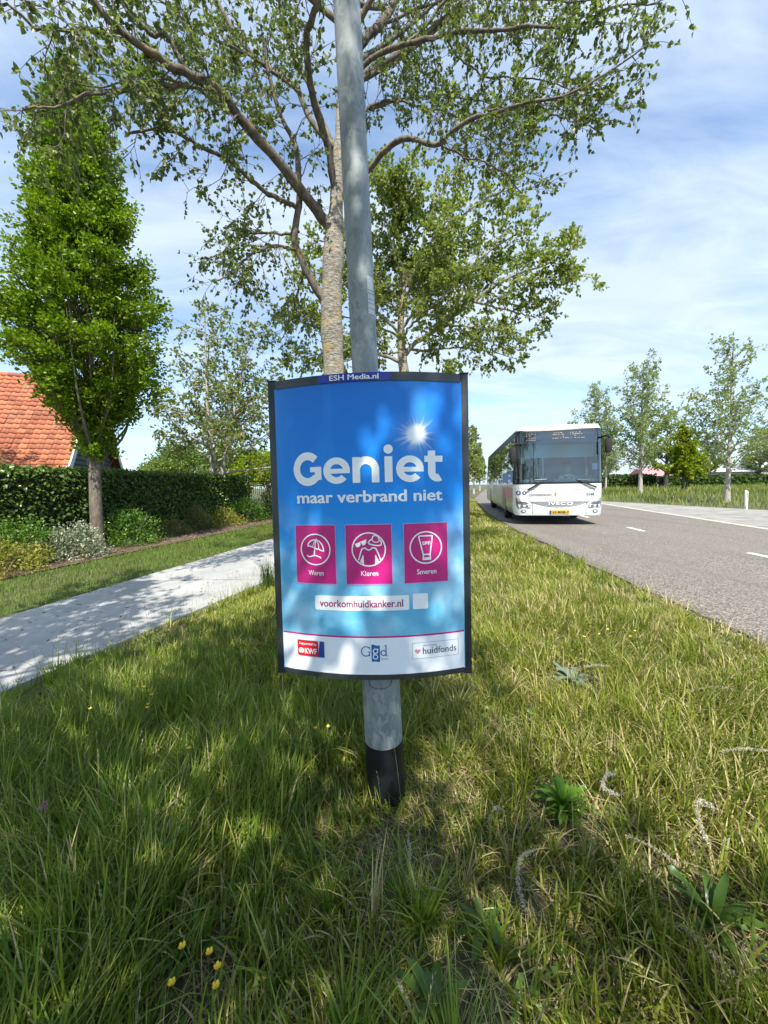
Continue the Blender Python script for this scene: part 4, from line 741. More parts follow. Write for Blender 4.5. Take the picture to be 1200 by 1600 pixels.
# marker post on the far verge
r = empty('marker_post', (16.35, 17.3, 0.18), math.radians(12), 'white roadside marker post with a red reflector beyond the parking bay', 'marker post')
mb = MB(); Pp = [(-.06, -.035), (.06, -.035), (.06, .035), (-.06, .035)]; H_ = .72
mb.add([(x, y, -.1) for x, y in Pp] + [(x, y, H_ + (.06 if y > 0 else 0)) for x, y in Pp], [(0, 1, 5, 4), (1, 2, 6, 5), (2, 3, 7, 6), (3, 0, 4, 7), (4, 5, 6, 7)]); mb.build('post', mat('post_white', (0.80, 0.79, 0.77), 0.5, var=0.06), r, bevel=0.006)
mb = MB(); mb.box(-.022, .022, -.040, -.034, .44, .66); mb.build('reflector', mat('reflector_red', (0.62, 0.06, 0.03), 0.25, coat=0.5), r)
# ------------------------------------------------------------------ lamp post
GALV = bpy.data.materials.new('galvanised_steel'); GALV.use_nodes = True; t = GALV.node_tree; b = t.nodes['Principled BSDF']; g = N(t, 'ShaderNodeTexCoord').outputs['Object']
vo = N(t, 'ShaderNodeTexVoronoi'); vo.inputs['Scale'].default_value = 62; vo.inputs['Randomness'].default_value = 1; mpg = N(t, 'ShaderNodeMapping'); mpg.inputs['Scale'].default_value = (1, 1, 0.55); link(t, g, mpg.inputs[0])
dn = N(t, 'ShaderNodeTexNoise'); dn.inputs['Scale'].default_value = 30; dn.inputs['Detail'].default_value = 4; link(t, mpg.outputs[0], dn.inputs['Vector'])
ad = N(t, 'ShaderNodeMix', data_type='VECTOR'); ad.inputs[0].default_value = 0.06; link(t, mpg.outputs[0], ad.inputs[4]); link(t, dn.outputs['Color'], ad.inputs[5]); link(t, ad.outputs[1], vo.inputs['Vector'])
sc_ = N(t, 'ShaderNodeSeparateColor'); link(t, vo.outputs['Color'], sc_.inputs[0])
spang = mathn(t, 'ADD', mathn(t, 'MULTIPLY', sc_.outputs[0], 0.45), mathn(t, 'MULTIPLY', noise(t, mpg.outputs[0], 9, 5, 0.65), 0.55))
f = mapr(t, spang, 0.25, 0.75, 0, 1)
link(t, mixc(t, f, (0.185, 0.215, 0.226), (0.315, 0.350, 0.362)), b.inputs['Base Color']); b.inputs['Metallic'].default_value = 0.15; link(t, mapr(t, spang, 0.25, 0.75, 0.55, 0.72), b.inputs['Roughness'])
post = empty('lamp_post', (-0.012, 1.73, 0.0), 0, 'galvanised grey lamp post with a black foot sleeve carrying the poster frame', 'lamp post'); post.rotation_euler = (0, -math.radians(1.75), 0)
mb = MB(); mb.lathe([(.0875, -.3), (.0875, .95), (.0868, 1.30), (.0575, 1.36), (.0570, 2.2), (.0545, 4.5), (.048, 7.5), (.044, 8.4)], 48); mb.build('pole', GALV, post, smooth=True)
mb = MB(); mb.lathe([(.0885, -.25), (.0905, .0), (.0905, .262), (.0895, .268), (.0868, .268)], 48); mb.build('foot_sleeve', mat('black_sleeve', (0.010, 0.011, 0.013), 0.42, var=0.2, vscale=30), post, smooth=True)
mb = MB(); hat = [(math.radians(-90) + th, z) for th, z in [(-.62, .64), (-.60, .578), (-.45, .560), (0, .553), (.45, .560), (.60, .578), (.62, .64)]]
hp = spline([(0.0878 * math.cos(a_), 0.0878 * math.sin(a_), z) for a_, z in hat], 40); mb.tube(hp, np.full(40, .0016), 5); mb.build('hatch_edge', mat('dark_gap', (0.04, 0.045, 0.05), 0.8), post)
mb = MB()
def onpole(rad, th0, th1, z0, z1, n=8): return [[(rad * math.cos(math.radians(-90) + th), rad * math.sin(math.radians(-90) + th), z) for th in np.linspace(th0, th1, n)] for z in (z0, z1)]
mb.grid(onpole(.0582, .50, 1.12, 2.18, 2.335)); stk = mb.build('sticker', mat('sticker_grey', (0.50, 0.53, 0.55), 0.5, var=0.1, vscale=30), post, smooth=True)
mb = MB()
for z in (2.20, 2.222, 2.238, 2.262, 2.275): mb.grid(onpole(.0587, .53, 1.09, z, z + .005))
mb.build('sticker_print', mat('sticker_print_grey', (0.30, 0.33, 0.36), 0.6), stk)
mb = MB(); mb.tube([(0, 0, 8.35), (.25, 0, 8.6), (.9, 0, 8.7)], [.03, .028, .026], 10); mb.build('bracket_arm', GALV, post, smooth=True)
mb = MB(); mb.lathe([(.02, .06), (.14, .05), (.16, 0), (.14, -.05), (.02, -.07)], 20, Matrix.Translation((1.1, 0, 8.7)) @ Matrix.Diagonal((2.0, 1, 1, 1))); mb.build('lamp_head', mat('lamp_grey', (0.3, 0.31, 0.32), 0.5), post, smooth=True)
# ------------------------------------------------------------------ poster frame
SW, SH, SS = 0.44, 0.654, 0.083
sign = empty('advertising_sign', (-0.0617, 1.73, 1.2671), 0, 'curved advertising sign with a blue sun protection poster, strapped round the lamp post', 'sign')
sign.rotation_euler = (Matrix.Rotation(math.radians(-3.27), 3, 'Z') @ Matrix.Rotation(-math.radians(0.45), 3, 'Y') @ Matrix.Rotation(math.radians(-1.36), 3, 'X')).to_euler()
def fy(x, off=0.0): return -(0.03 + SS * (1 - (x / 0.42) ** 2)) - off
FR = mat('anthracite_frame', (0.028, 0.034, 0.040), 0.38, var=0.12, vscale=14, coat=0.15)
for sx in (-1, 1):
    mb = MB(); mb.box(sx * SW - (0.036 if sx > 0 else 0), sx * SW + (0 if sx > 0 else 0.036), -0.034, 0.034, -SH, SH); mb.build('side_post', FR, sign, bevel=0.004)
    for za, zb in ((SH - .001, SH + .005), (-SH - .005, -SH + .001)):
        mb = MB(); x = sx * (SW - .018); mb.box(x - .02, x + .02, -.036, .036, za, zb); mb.build('end_cap', mat('cap_black', (0.015, 0.016, 0.018), 0.6), sign)
xs = np.linspace(-SW + .036, SW - .036, 41)
def rail(name, z0, z1, back=False):
    mb = MB(); s = -1 if back else 1
    sec = lambda x: [(x, s * fy(x, .004), z0), (x, s * fy(x, .004), z1), (x, s * (fy(x) + .03), z1), (x, s * (fy(x) + .03), z0), (x, s * fy(x, .004), z0)]
    mb.grid([sec(x) for x in xs]); return mb.build(name, FR, sign, smooth=True, angle=35)
tr_ = rail('top_rail', 0.616, SH - .002); rail('bottom_rail', -SH + .002, -0.630); rail('rear_rail', 0.616, SH - .002, True); rail('rear_rail', -SH + .002, -0.630, True)
for z in (SH - .012, -SH + .012):
    mb = MB(); mb.grid([[(x, fy(x) + .028, z), (x, -fy(x) - .028, z)] for x in xs]); mb.build('end_plate', mat('frame_inside', (0.02, 0.022, 0.025), 0.6), sign)
mb = MB(); mb.grid([[(x, -fy(x, -.004), z) for z in (-.632, .618)] for x in xs]); mb.build('rear_panel', mat('rear_white', (0.45, 0.5, 0.55), 0.5, var=.05), sign, smooth=True)
# the printed poster
def poster_mat():
    m = bpy.data.materials.new('poster_print'); m.use_nodes = True; t = m.node_tree; b = t.nodes['Principled BSDF']; g = N(t, 'ShaderNodeTexCoord').outputs['Object']
    s = N(t, 'ShaderNodeSeparateXYZ'); link(t, g, s.inputs[0]); x, z = s.outputs[0], s.outputs[2]
    cr = N(t, 'ShaderNodeValToRGB'); link(t, mapr(t, z, -0.47, 0.62, 0, 1), cr.inputs[0]); e = cr.color_ramp.elements
    e[0].position = 0; e[0].color = (*lin('66b6dc'), 1); e[1].position = 1; e[1].color = (*lin('2a78d6'), 1)
    for p, c in ((0.16, '62b4dc'), (0.30, '56ace4'), (0.42, '2a9aee'), (0.55, '188cea'), (0.75, '1c82e2'), (0.9, '227cdc')): q = e.new(p); q.color = (*lin(c), 1)
    c = cr.outputs[0]
    cv = N(t, 'ShaderNodeCombineXYZ'); link(t, x, cv.inputs[0]); link(t, z, cv.inputs[1])
    cn = mathn(t, 'ADD', mathn(t, 'MULTIPLY', noise(t, cv.outputs[0], 4.2, 7, 0.55, 0.3), 0.75), mathn(t, 'MULTIPLY', noise(t, cv.outputs[0], 13, 6, 0.6), 0.25))
    side = mathn(t, 'MULTIPLY', mathn(t, 'ABSOLUTE', x), 0.38)
    low = mapr(t, mathn(t, 'SUBTRACT', z, side), -0.30, 0.0, 1.0, 0.0)
    band = mathn(t, 'MULTIPLY', low, mapr(t, z, -0.5, -0.36, 0.55, 1.0))
    f = mathn(t, 'MULTIPLY', mapr(t, cn, 0.42, 0.66, 0, 1), band)
    c = mixc(t, mathn(t, 'MULTIPLY', f, 0.8), c, lin('c3dcea'))
    mpn = N(t, 'ShaderNodeMapping'); link(t, cv.outputs[0], mpn.inputs[0]); mpn.inputs['Rotation'].default_value = (0, 0, math.radians(-28)); mpn.inputs['Scale'].default_value = (6.5, 0.9, 1)
    c = mixc(t, mathn(t, 'MULTIPLY', mapr(t, noise(t, mpn.outputs[0], 1.0, 3, .5), 0.5, 0.72, 0, 0.45), mapr(t, z, 0.05, 0.4, 0, 1)), c, lin('4aa4f4'))
    dx = mathn(t, 'SUBTRACT', x, 0.212); dz = mathn(t, 'SUBTRACT', z, 0.392); r = mathn(t, 'SQRT', mathn(t, 'ADD', mathn(t, 'MULTIPLY', dx, dx), mathn(t, 'MULTIPLY', dz, dz)))
    an = mathn(t, 'ARCTAN2', dz, dx); ca = N(t, 'ShaderNodeCombineXYZ'); link(t, mathn(t, 'COSINE', an), ca.inputs[0]); link(t, mathn(t, 'SINE', an), ca.inputs[1])
    ray = mapr(t, noise(t, ca.outputs[0], 5.0, 6, 0.75), 0.36, 0.74, 0.012, 0.155)
    fall = mathn(t, 'SUBTRACT', 1.0, mathn(t, 'DIVIDE', r, ray)); fall = mathn(t, 'MAXIMUM', fall, 0.0)
    core = mapr(t, r, 0.014, 0.050, 1, 0); glow = mapr(t, r, 0.0, 0.13, 0.45, 0.0)
    sun = mathn(t, 'MINIMUM', mathn(t, 'ADD', mathn(t, 'ADD', core, mathn(t, 'MULTIPLY', fall, 0.75)), mathn(t, 'MULTIPLY', glow, glow)), 1.0)
    c = mixc(t, sun, c, lin('eef6ff'))
    link(t, c, b.inputs['Base Color']); b.inputs['Roughness'].default_value = 0.38; b.inputs['Specular IOR Level'].default_value = 0.25; return m
mb = MB(); mb.grid([[(x, fy(x), z) for z in np.linspace(-.634, .620, 12)] for x in np.linspace(-.41, .41, 49)]); poster = mb.build('poster', poster_mat(), sign, smooth=True)
PW = mat('print_white', lin('f4f6fa'), 0.4, coat=0.1); PP = mat('print_pink', lin('c4187c'), 0.4, coat=0.1); PB = mat('print_blue', lin('1467a6'), 0.4); PR_ = mat('print_red', lin('d01226'), 0.4); PD = mat('print_dark', lin('2a2a33'), 0.5); PN = mat('print_navy', lin('14459c'), 0.4); PG_ = mat('print_grey', lin('8f949c'), 0.5); PK = mat('print_rose', lin('c98f94'), 0.5)
def flat2mesh(name, polys, m, parent, off, wrap=None, cut=0.02):
    """flat 2-D polygons -> cut into narrow columns -> laid on the curved front"""
    bm = bmesh.new()
    for i_, p in enumerate(polys):                      # pieces that overlap lie a hair apart
        vs = [bm.verts.new((a_, (i_ % 13) * 4e-5, b_)) for a_, b_ in p]
        if len(vs) >= 3: bm.faces.new(vs)
    if cut:
        x0 = min(v.co.x for v in bm.verts); x1 = max(v.co.x for v in bm.verts); k = math.ceil(x0 / cut) * cut
        while k < x1:
            bmesh.ops.bisect_plane(bm, geom=bm.verts[:] + bm.edges[:] + bm.faces[:], plane_co=(k, 0, 0), plane_no=(1, 0, 0)); k += cut
    bm.faces.ensure_lookup_table()
    for v in bm.verts: v.co.y = (wrap or fy)(v.co.x, off + v.co.y)
    me = bpy.data.meshes.new(name); bm.to_mesh(me); bm.free(); me.materials.append(m); o = bpy.data.objects.new(name, me); COL.objects.link(o)
    if parent: o.parent = parent
    return o
def text_polys(s, bold=0.0, spacing=1.0, shear=0.0):
    c = bpy.data.curves.new('lettering', 'FONT'); c.body = s; c.size = 1.0; c.fill_mode = 'FRONT'; c.resolution_u = 3; c.space_character = spacing; c.shear = shear
    o = bpy.data.objects.new('lettering', c); COL.objects.link(o); dg = bpy.context.evaluated_depsgraph_get(); dg.update(); me = bpy.data.meshes.new_from_object(o.evaluated_get(dg))
    V = [(v.co.x, v.co.y) for v in me.vertices]; P = [[V[i] for i in p.vertices] for p in me.polygons]; P0 = P
    if bold > 0.001:                                     # heavier weight: the letter faces laid over each other with a small shift
        P = [[(a_ + dx * bold, b_ + dy * bold * .6) for a_, b_ in q] for dx, dy in ((0, 0), (1, 0), (-1, 0), (0, 1), (0, -1), (.7, .7), (-.7, -.7), (.7, -.7), (-.7, .7)) for q in P0]
    bpy.data.objects.remove(o); bpy.data.curves.remove(c); bpy.data.meshes.remove(me); return P
def fit(P, x0, x1, z0, z1):
    a = np.array([q for p in P for q in p]); lo, hi = a.min(0), a.max(0)
    return [[(x0 + (q[0] - lo[0]) / (hi[0] - lo[0]) * (x1 - x0), z0 + (q[1] - lo[1]) / (hi[1] - lo[1]) * (z1 - z0)) for q in p] for p in P]
def ring(cx_, cz, r, w, n=48): return [[(cx_ + rr * math.cos(a_), cz + rr * math.sin(a_)) for rr, a_ in ((r - w / 2, a0), (r + w / 2, a0), (r + w / 2, a1), (r - w / 2, a1))] for a0, a1 in [(2 * math.pi * k / n, 2 * math.pi * (k + 1) / n) for k in range(n)]]
def disc(cx_, cz, r, n=28, sx=1.0): return [[(cx_ + sx * r * math.cos(2 * math.pi * k / n), cz + r * math.sin(2 * math.pi * k / n)) for k in range(n)]]
def stroke(pts, w, close=False):
    pts = [Vector(p) for p in pts] + ([Vector(pts[0])] if close else []); out = []
    for a_, b_ in zip(pts[:-1], pts[1:]):
        d = b_ - a_
        if d.length < 1e-6: continue
        d.normalize(); n_ = Vector((-d.y, d.x)) * w / 2; e = d * w * 0.25
        out.append([tuple(a_ - n_ - e), tuple(b_ - n_ + e), tuple(b_ + n_ + e), tuple(a_ + n_ - e)])
    return out
def rrect(x0, x1, z0, z1, r, n=5):
    o = []
    for cx_, cz, a0 in ((x1 - r, z1 - r, 0), (x0 + r, z1 - r, 90), (x0 + r, z0 + r, 180), (x1 - r, z0 + r, 270)):
        o += [(cx_ + r * math.cos(math.radians(a0 + 90 * k / n)), cz + r * math.sin(math.radians(a0 + 90 * k / n))) for k in range(n + 1)]
    return [o]
def quadstrip(pts, w, z): return None
O1, O2, O3 = 0.0012, 0.0024, 0.0034
def arc(cx_, cz, r0, r1, a0, a1, n=28, sx=1.0):
    out = []
    for k in range(n):
        b0 = math.radians(a0 + (a1 - a0) * k / n); b1 = math.radians(a0 + (a1 - a0) * (k + 1) / n)
        out.append([(cx_ + sx * r0 * math.cos(b0), cz + r0 * math.sin(b0)), (cx_ + sx * r1 * math.cos(b0), cz + r1 * math.sin(b0)), (cx_ + sx * r1 * math.cos(b1), cz + r1 * math.sin(b1)), (cx_ + sx * r0 * math.cos(b1), cz + r0 * math.sin(b1))])
    return out
def rect(x0, x1, z0, z1): return [[(x0, z0), (x1, z0), (x1, z1), (x0, z1)]]
# heavy geometric headline letters, drawn in units of the x-height (0.106 m)
def headline():
    X = 0.108; W_ = 0.031; B = 0.195; P = []
    def E_(cx_):          # lower-case e: ring with a bar, open at lower right
        r = X / 2 + .002; sx = 1.04; cz = B + X / 2
        return arc(cx_, cz, r - W_ * .92, r, 0, 318, 34, sx) + rect(cx_ - r * sx + .006, cx_ + r * sx - .0005, cz - .012, cz + .008)
    gz_, R_ = B + 0.0655, 0.0725
    P += arc(-.2595, gz_, R_ - .034, R_, 44, 322, 40, 0.91) + rect(-.2595 + .012, -.1965, gz_ - .014, gz_ + .008) + rect(-.2265, -.1965, gz_ - .048, gz_ - .006)
    P += E_(-.1295)
    P += rect(-.060, -.028, B, B + X) + arc(-.0035, B + X - .0545, .0245, .0565, 0, 165, 20, 1.0) + rect(.0210, .0530, B, B + X - .0545)
    P += rect(.0755, .1085, B, B + X) + disc(.092, B + X + .030, .0195)
    P += E_(.182)
    P += rect(.2585, .2905, B + .030, B + X + .022) + rect(.2435, .3215, B + X - .026, B + X) + arc(.2985, B + .0385, .008, .040, 180, 300, 18, 1.0)
    return P
flat2mesh('headline', headline(), PW, poster, O1)
flat2mesh('subheading', fit(text_polys('maar verbrand niet', 0.028, 1.0), -.313, .319, .112, .163), PW, poster, O1)
for x0, x1 in ((-.327, -.143), (-.099, .0985), (.149, .337)):
    flat2mesh('pink_panel', rect(x0, x1, -.238, .018), PP, poster, O1)
    mbp = stroke([(x0, -.238), (x1, -.238), (x1, .018), (x0, .018)], .0025, True); flat2mesh('panel_outline', mbp, mat('print_lilac', lin('b9a3d8'), 0.4), poster, O2)
SW_ = .0052
def nz(cx_, cz, r, pts): return [(cx_ + r * a_, cz + r * b_) for a_, b_ in pts]
c1 = (-.235, -.088, .0665); c2 = (.0, -.088, .0705); c3 = (.243, -.087, .0675)
for c_, wd, tx, (u0, u1) in ((c1, .0055, 'Weren', (-.270, -.200)), (c2, .0055, 'Kleren', (-.035, .038)), (c3, .0055, 'Smeren', (.203, .287))):
    flat2mesh('icon_ring', ring(*c_[:2], c_[2], wd), PW, poster, O2)
    flat2mesh('caption', fit(text_polys(tx, 0.012), u0, u1, -.201, -.179), PW, poster, O2)
um = [(-.52, .22), (-.47, .40), (-.34, .54), (-.15, .62), (.06, .63), (.26, .55), (.42, .40), (.53, .18), (.58, -.10)]
P = stroke(nz(*c1, um), SW_) + stroke(nz(*c1, [(-.52, .22), (-.35, .22), (-.2, .16), (-.05, .12), (.1, .04), (.25, .02), (.4, -.06), (.58, -.10)]), SW_) + stroke(nz(*c1, [(.1, .70), (.06, .63)]), SW_)
P += stroke(nz(*c1, [(.06, .63), (-.08, .45), (-.2, .16)]), .0035) + stroke(nz(*c1, [(.06, .63), (.22, .35), (.25, .02)]), .0035) + stroke(nz(*c1, [(.06, .63), (.0, .35), (-.02, .1), (-.1, -.42)]), SW_) + stroke(nz(*c1, [(-.58, -.40), (-.46, -.48), (-.3, -.46), (-.12, -.40), (.06, -.40), (.2, -.46), (.32, -.50), (.38, -.56)]), SW_)
flat2mesh('parasol_icon', P, PW, poster, O2)
P = [nz(*c2, [(-.80, .30), (-.50, .44), (-.48, .30), (-.56, .18), (-.68, .14), (-.76, .18)]), nz(*c2, [(-.44, .46), (-.14, .58), (-.14, .40), (-.22, .28), (-.34, .26), (-.42, .34)])] + stroke(nz(*c2, [(-.82, .32), (-.12, .60)]), .003)
hat_ = [(.02, .34), (.0, .46), (.14, .58), (.22, .62), (.26, .78), (.42, .86), (.58, .78), (.64, .60), (.78, .44), (.76, .26), (.58, .22), (.30, .26)]
P += stroke(nz(*c2, hat_), SW_, True) + stroke(nz(*c2, [(.22, .60), (.30, .46), (.48, .42), (.64, .50)]), .0035)
P += stroke(nz(*c2, [(-.62, -.62), (-.50, -.20), (-.42, .02), (-.30, .08), (-.20, .10), (-.14, .02), (.0, -.04), (.14, .02), (.2, .10), (.32, .10), (.44, .04), (.56, -.22), (.70, -.62)]), SW_) + stroke(nz(*c2, [(-.36, -.36), (-.34, -.92)]), SW_) + stroke(nz(*c2, [(.42, -.36), (.40, -.92)]), SW_) + [nz(*c2, [(-.36, -.36), (-.56, -.74), (-.38, -.84)]), nz(*c2, [(.42, -.36), (.44, -.84), (.62, -.72)])]
flat2mesh('clothing_icon', P, PW, poster, O2)
P = stroke(nz(*c3, [(-.44, .66), (-.42, .74), (.42, .74), (.40, .60), (.26, -.44), (-.18, -.44)]), SW_, True) + stroke(nz(*c3, [(-.17, -.44), (-.19, -.76), (.28, -.76), (.25, -.44)]), SW_, True) + rect(c3[0] - .008, c3[0] + .014, c3[1] - .050, c3[1] - .042)
P += fit(text_polys('SPF', 0.03), c3[0] - .016, c3[0] + .019, c3[1] + .011, c3[1] + .026)
flat2mesh('lotion_icon', P, PW, poster, O2)
flat2mesh('web_panel', rrect(-.244, .167, -.352, -.288, .008), PW, poster, O1); flat2mesh('web_address', fit(text_polys('voorkomhuidkanker.nl', 0.014), -.222, .141, -.337, -.305), mat('print_plum', lin('9a1668'), 0.4), poster, O2)
flat2mesh('blank_code_panel', rrect(.182, .248, -.351, -.284, .006), PW, poster, O1)
flat2mesh('logo_strip', rect(-.406, .406, -.633, -.470), mat('print_cool_white', lin('eef2fa'), 0.4, coat=0.1), poster, O1); flat2mesh('pink_rule', rect(-.406, .406, -.4700, -.4625), PP, poster, O1)
flat2mesh('cancer_fund_badge', rrect(-.334, -.236, -.563, -.494, .006) , PR_, poster, O2)
flat2mesh('badge_blue_corner', [[(-.238, -.563), (-.209, -.563), (-.209, -.494), (-.229, -.494)]], PN, poster, O2 + .0004)
flat2mesh('badge_outline', stroke([(-.335, -.564), (-.208, -.564), (-.208, -.493), (-.335, -.493)], .0018, True), PG_, poster, O3)
flat2mesh('badge_lettering', fit(text_polys('Supported by', 0.01), -.327, -.243, -.517, -.502) + fit(text_polys('KWF', 0.03), -.300, -.243, -.553, -.528) + disc(-.317, -.540, .0125, 20), PW, poster, O3)
flat2mesh('badge_crab', arc(-.317, -.537, .003, .006, 200, 520, 12) + rect(-.319, -.315, -.552, -.546), PR_, poster, O3 + .001)
gb = [(.001, -.500), (.008, -.497), (.018, -.501), (.028, -.503), (.037, -.500), (.037, -.572), (.028, -.575), (.018, -.571), (.008, -.573), (.001, -.571)]
flat2mesh('health_service_block', [gb], PB, poster, O2)
def serif_g(x0): return ring(x0, -.526, .0095, .0045, 24) + ring(x0 - .0005, -.551, .0095, .0038, 24) + stroke([(x0 - .006, -.535), (x0 - .009, -.540), (x0 + .004, -.543)], .0035) + rect(x0 + .006, x0 + .014, -.519, -.516)
flat2mesh('health_service_initial', serif_g(.018), PW, poster, O3)
P = arc(-.0225, -.5275, .0185, .0225, 35, 325, 26, 1.0) + rect(-.010, -.006, -.548, -.530) + rect(-.016, -.001, -.531, -.5285) + rect(-.0075, -.0055, -.520, -.508)
flat2mesh('health_service_letter', P, PB, poster, O2); P = []
P += ring(.0525, -.535, .0110, .0042, 24) + rect(.0615, .0655, -.549, -.501) + rect(.056, .0655, -.503, -.501) + rect(.0615, .072, -.549, -.547) + fit(text_polys('Zeeland'), .043, .072, -.563, -.557)
flat2mesh('health_service_letter', P, PB, poster, O2)
flat2mesh('skin_fund_box', stroke([(.176, -.567), (.379, -.567), (.379, -.498), (.176, -.498)], .0016, True), PG_, poster, O2)
ht = [(math.sin(a_) ** 3 * .0125 + .199, (13 * math.cos(a_) - 5 * math.cos(2 * a_) - 2 * math.cos(3 * a_) - math.cos(4 * a_)) / 16 * .0125 - .535) for a_ in np.linspace(0, 2 * math.pi, 28, endpoint=False)]
flat2mesh('heart_mark', [ht[::-1]], PK, poster, O2); flat2mesh('skin_fund_letters', fit(text_polys('huid', 0.008), .221, .285, -.549, -.520) + fit(text_polys('fonds', -0.004), .288, .369, -.549, -.520) + fit(text_polys('#Zonverstandig'), .222, .283, -.517, -.508), PD, poster, O2)
def fyr(x, off=0.0): return fy(x, off + .004)
pl = flat2mesh('name_plate', rect(-.198, .110, .6175, .6505), mat('plate_blue', lin('1a2f9c'), 0.35, coat=.2), tr_, .0015, fyr); flat2mesh('plate_lettering', fit(text_polys('ESH Media.nl', 0.022), -.148, .060, .6235, .6455), PW, tr_, .0032, fyr)
# ------------------------------------------------------------------ the bus (local: x across, y towards the tail, z up; front face at y = 0)
def bus():
    A = math.radians(-11.2); r = empty('city_bus', (5.15, 11.25, RZ), A, 'white front of a city bus coming round the bend in the road', 'bus')
    PAINT = mat('bus_white', (0.60, 0.62, 0.62), 0.32, var=0.07, vscale=3.5, coat=0.35)
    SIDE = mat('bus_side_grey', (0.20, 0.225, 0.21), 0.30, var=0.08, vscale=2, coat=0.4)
    BLK = mat('bus_black', (0.012, 0.013, 0.014), 0.35); RUB = mat('rubber', (0.016, 0.016, 0.017), 0.85); GRY = mat('bus_grey', (0.33, 0.34, 0.35), 0.4, metal=0.3)
    CHR = mat('chrome', (0.72, 0.74, 0.75), 0.18, metal=0.9); LENS = mat('lamp_lens', (0.62, 0.64, 0.66), 0.12, coat=0.6); LDK = mat('lamp_dark', (0.10, 0.11, 0.12), 0.25)
    def gl(name, tint, alpha, rough=0.03):
        m = bpy.data.materials.new(name); m.use_nodes = True; t = m.node_tree; t.nodes.clear()
        tr = N(t, 'ShaderNodeBsdfTransparent'); tr.inputs[0].default_value = (*tint, 1); g = N(t, 'ShaderNodeBsdfGlossy'); g.inputs['Roughness'].default_value = rough; g.inputs[0].default_value = (0.9, 0.95, 0.95, 1)
        fr = N(t, 'ShaderNodeFresnel'); fr.inputs[0].default_value = 1.5; fa = mathn(t, 'ADD', mathn(t, 'MULTIPLY', fr.outputs[0], 1.0), alpha)
        mx = N(t, 'ShaderNodeMixShader'); link(t, fa, mx.inputs[0]); link(t, tr.outputs[0], mx.inputs[1]); link(t, g.outputs[0], mx.inputs[2]); o = N(t, 'ShaderNodeOutputMaterial'); link(t, mx.outputs[0], o.inputs[0]); return m
    GLASS = gl('windscreen_glass', (0.72, 0.86, 0.84), 0.10); DGL = gl('tinted_glass', (0.16, 0.19, 0.18), 0.06)
    LEN = 11.9; ZB, ZT = 0.29, 2.95
    def hw(z):
        w = np.interp(z, [ZB, 0.5, 1.2, 2.6, ZT], [1.235, 1.262, 1.265, 1.205, 1.185]); c = 0.17
        if z > ZT - c: w -= c - math.sqrt(max(0, c * c - (z - ZT + c) ** 2))
        if z < ZB + .06: w -= .06 - math.sqrt(max(0, .06 ** 2 - (ZB + .06 - z) ** 2))
        return float(w)
    def yf(x, z):
        q = abs(x) / 1.265; y = 0.10 * q ** 2 + 0.30 * max(0, (q - 0.80) / 0.20) ** 2.2
        y += max(0, z - 1.1) * 0.075 + max(0, z - 2.55) ** 2 * 0.55 + max(0, 0.55 - z) ** 2 * 0.5
        return y
    def front(u, z, off=0.0):            # u in -1..1 over the width at that height
        x = u * hw(z); return (x, yf(x, z) - off, z)
    def F(x, z, off=0.004): return (x, yf(x, z) - off, z)
    us = np.concatenate([np.linspace(-1, -0.7, 9), np.linspace(-0.6, 0.6, 13), np.linspace(0.7, 1, 9)])
    zlo = [ZB, .31, .33, .36, .42, .5, .6, .7, .8, .9, 1.0, 1.1, 1.2]; WS0, WS1 = 1.235, 2.815
    mb = MB(); mb.grid([[front(u, z) for u in us] for z in zlo + [WS0]]); mb.build('front_panel', PAINT, r, smooth=True)
    mb = MB(); zt = [WS1, 2.84, 2.87, 2.90, 2.925, 2.94, 2.948, ZT]; mb.grid([[front(u, z) for u in us] for z in zt])
    ysr = [0.9, 2, 4, 6, 8, 10, 11.6, LEN]                               # roof
    top = [front(u, ZT) for u in us]; mb.grid([top] + [[(p[0], max(y, p[1]), ZT + .03 * (1 - (p[0] / 1.05) ** 2)) for p in top] for y in ysr]); mb.build('roof', PAINT, r, smooth=True)
    mb = MB()
    for s in (-1, 1):
        mb = MB(); mb.grid([[front(s * q, z) for q in (0.955, 0.97, 0.985, 1.0)] for z in np.linspace(WS0, WS1, 10)]); mb.build('windscreen_pillar', BLK, r, smooth=True)
    zs = np.linspace(WS0, WS1, 12); mb = MB(); ug = [u * 0.955 for u in us]; mb.grid([[front(u, z, .003) for u in ug] for z in zs]); ws = mb.build('windscreen', GLASS, r, smooth=True)
    mb = MB(); mb.grid([[front(u, z, .008) for u in us] for z in (WS0 - .012, WS0 + .045)]); mb.build('windscreen_seal', BLK, r, smooth=True)
    mb = MB(); mb.grid([[front(u, z, .010) for u in [q * .99 for q in us]] for z in (2.79, 2.83)]); mb.build('windscreen_seal', BLK, r, smooth=True)
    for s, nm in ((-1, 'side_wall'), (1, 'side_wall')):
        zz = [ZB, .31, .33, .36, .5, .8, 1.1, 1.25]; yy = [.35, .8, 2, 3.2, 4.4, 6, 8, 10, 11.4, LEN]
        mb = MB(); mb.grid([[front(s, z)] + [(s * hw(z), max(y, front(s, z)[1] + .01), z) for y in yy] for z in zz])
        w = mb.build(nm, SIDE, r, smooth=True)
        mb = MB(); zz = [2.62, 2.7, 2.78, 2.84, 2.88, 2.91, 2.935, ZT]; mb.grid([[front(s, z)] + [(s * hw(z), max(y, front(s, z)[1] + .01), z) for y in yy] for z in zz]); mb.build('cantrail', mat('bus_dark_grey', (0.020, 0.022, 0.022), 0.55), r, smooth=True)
        edges = [0.42, 1.75, 1.83, 3.0, 3.08, 4.45, 4.53, 5.7, 5.78, 7.1, 7.18, 8.4, 8.48, 9.9, 9.98, 11.6]
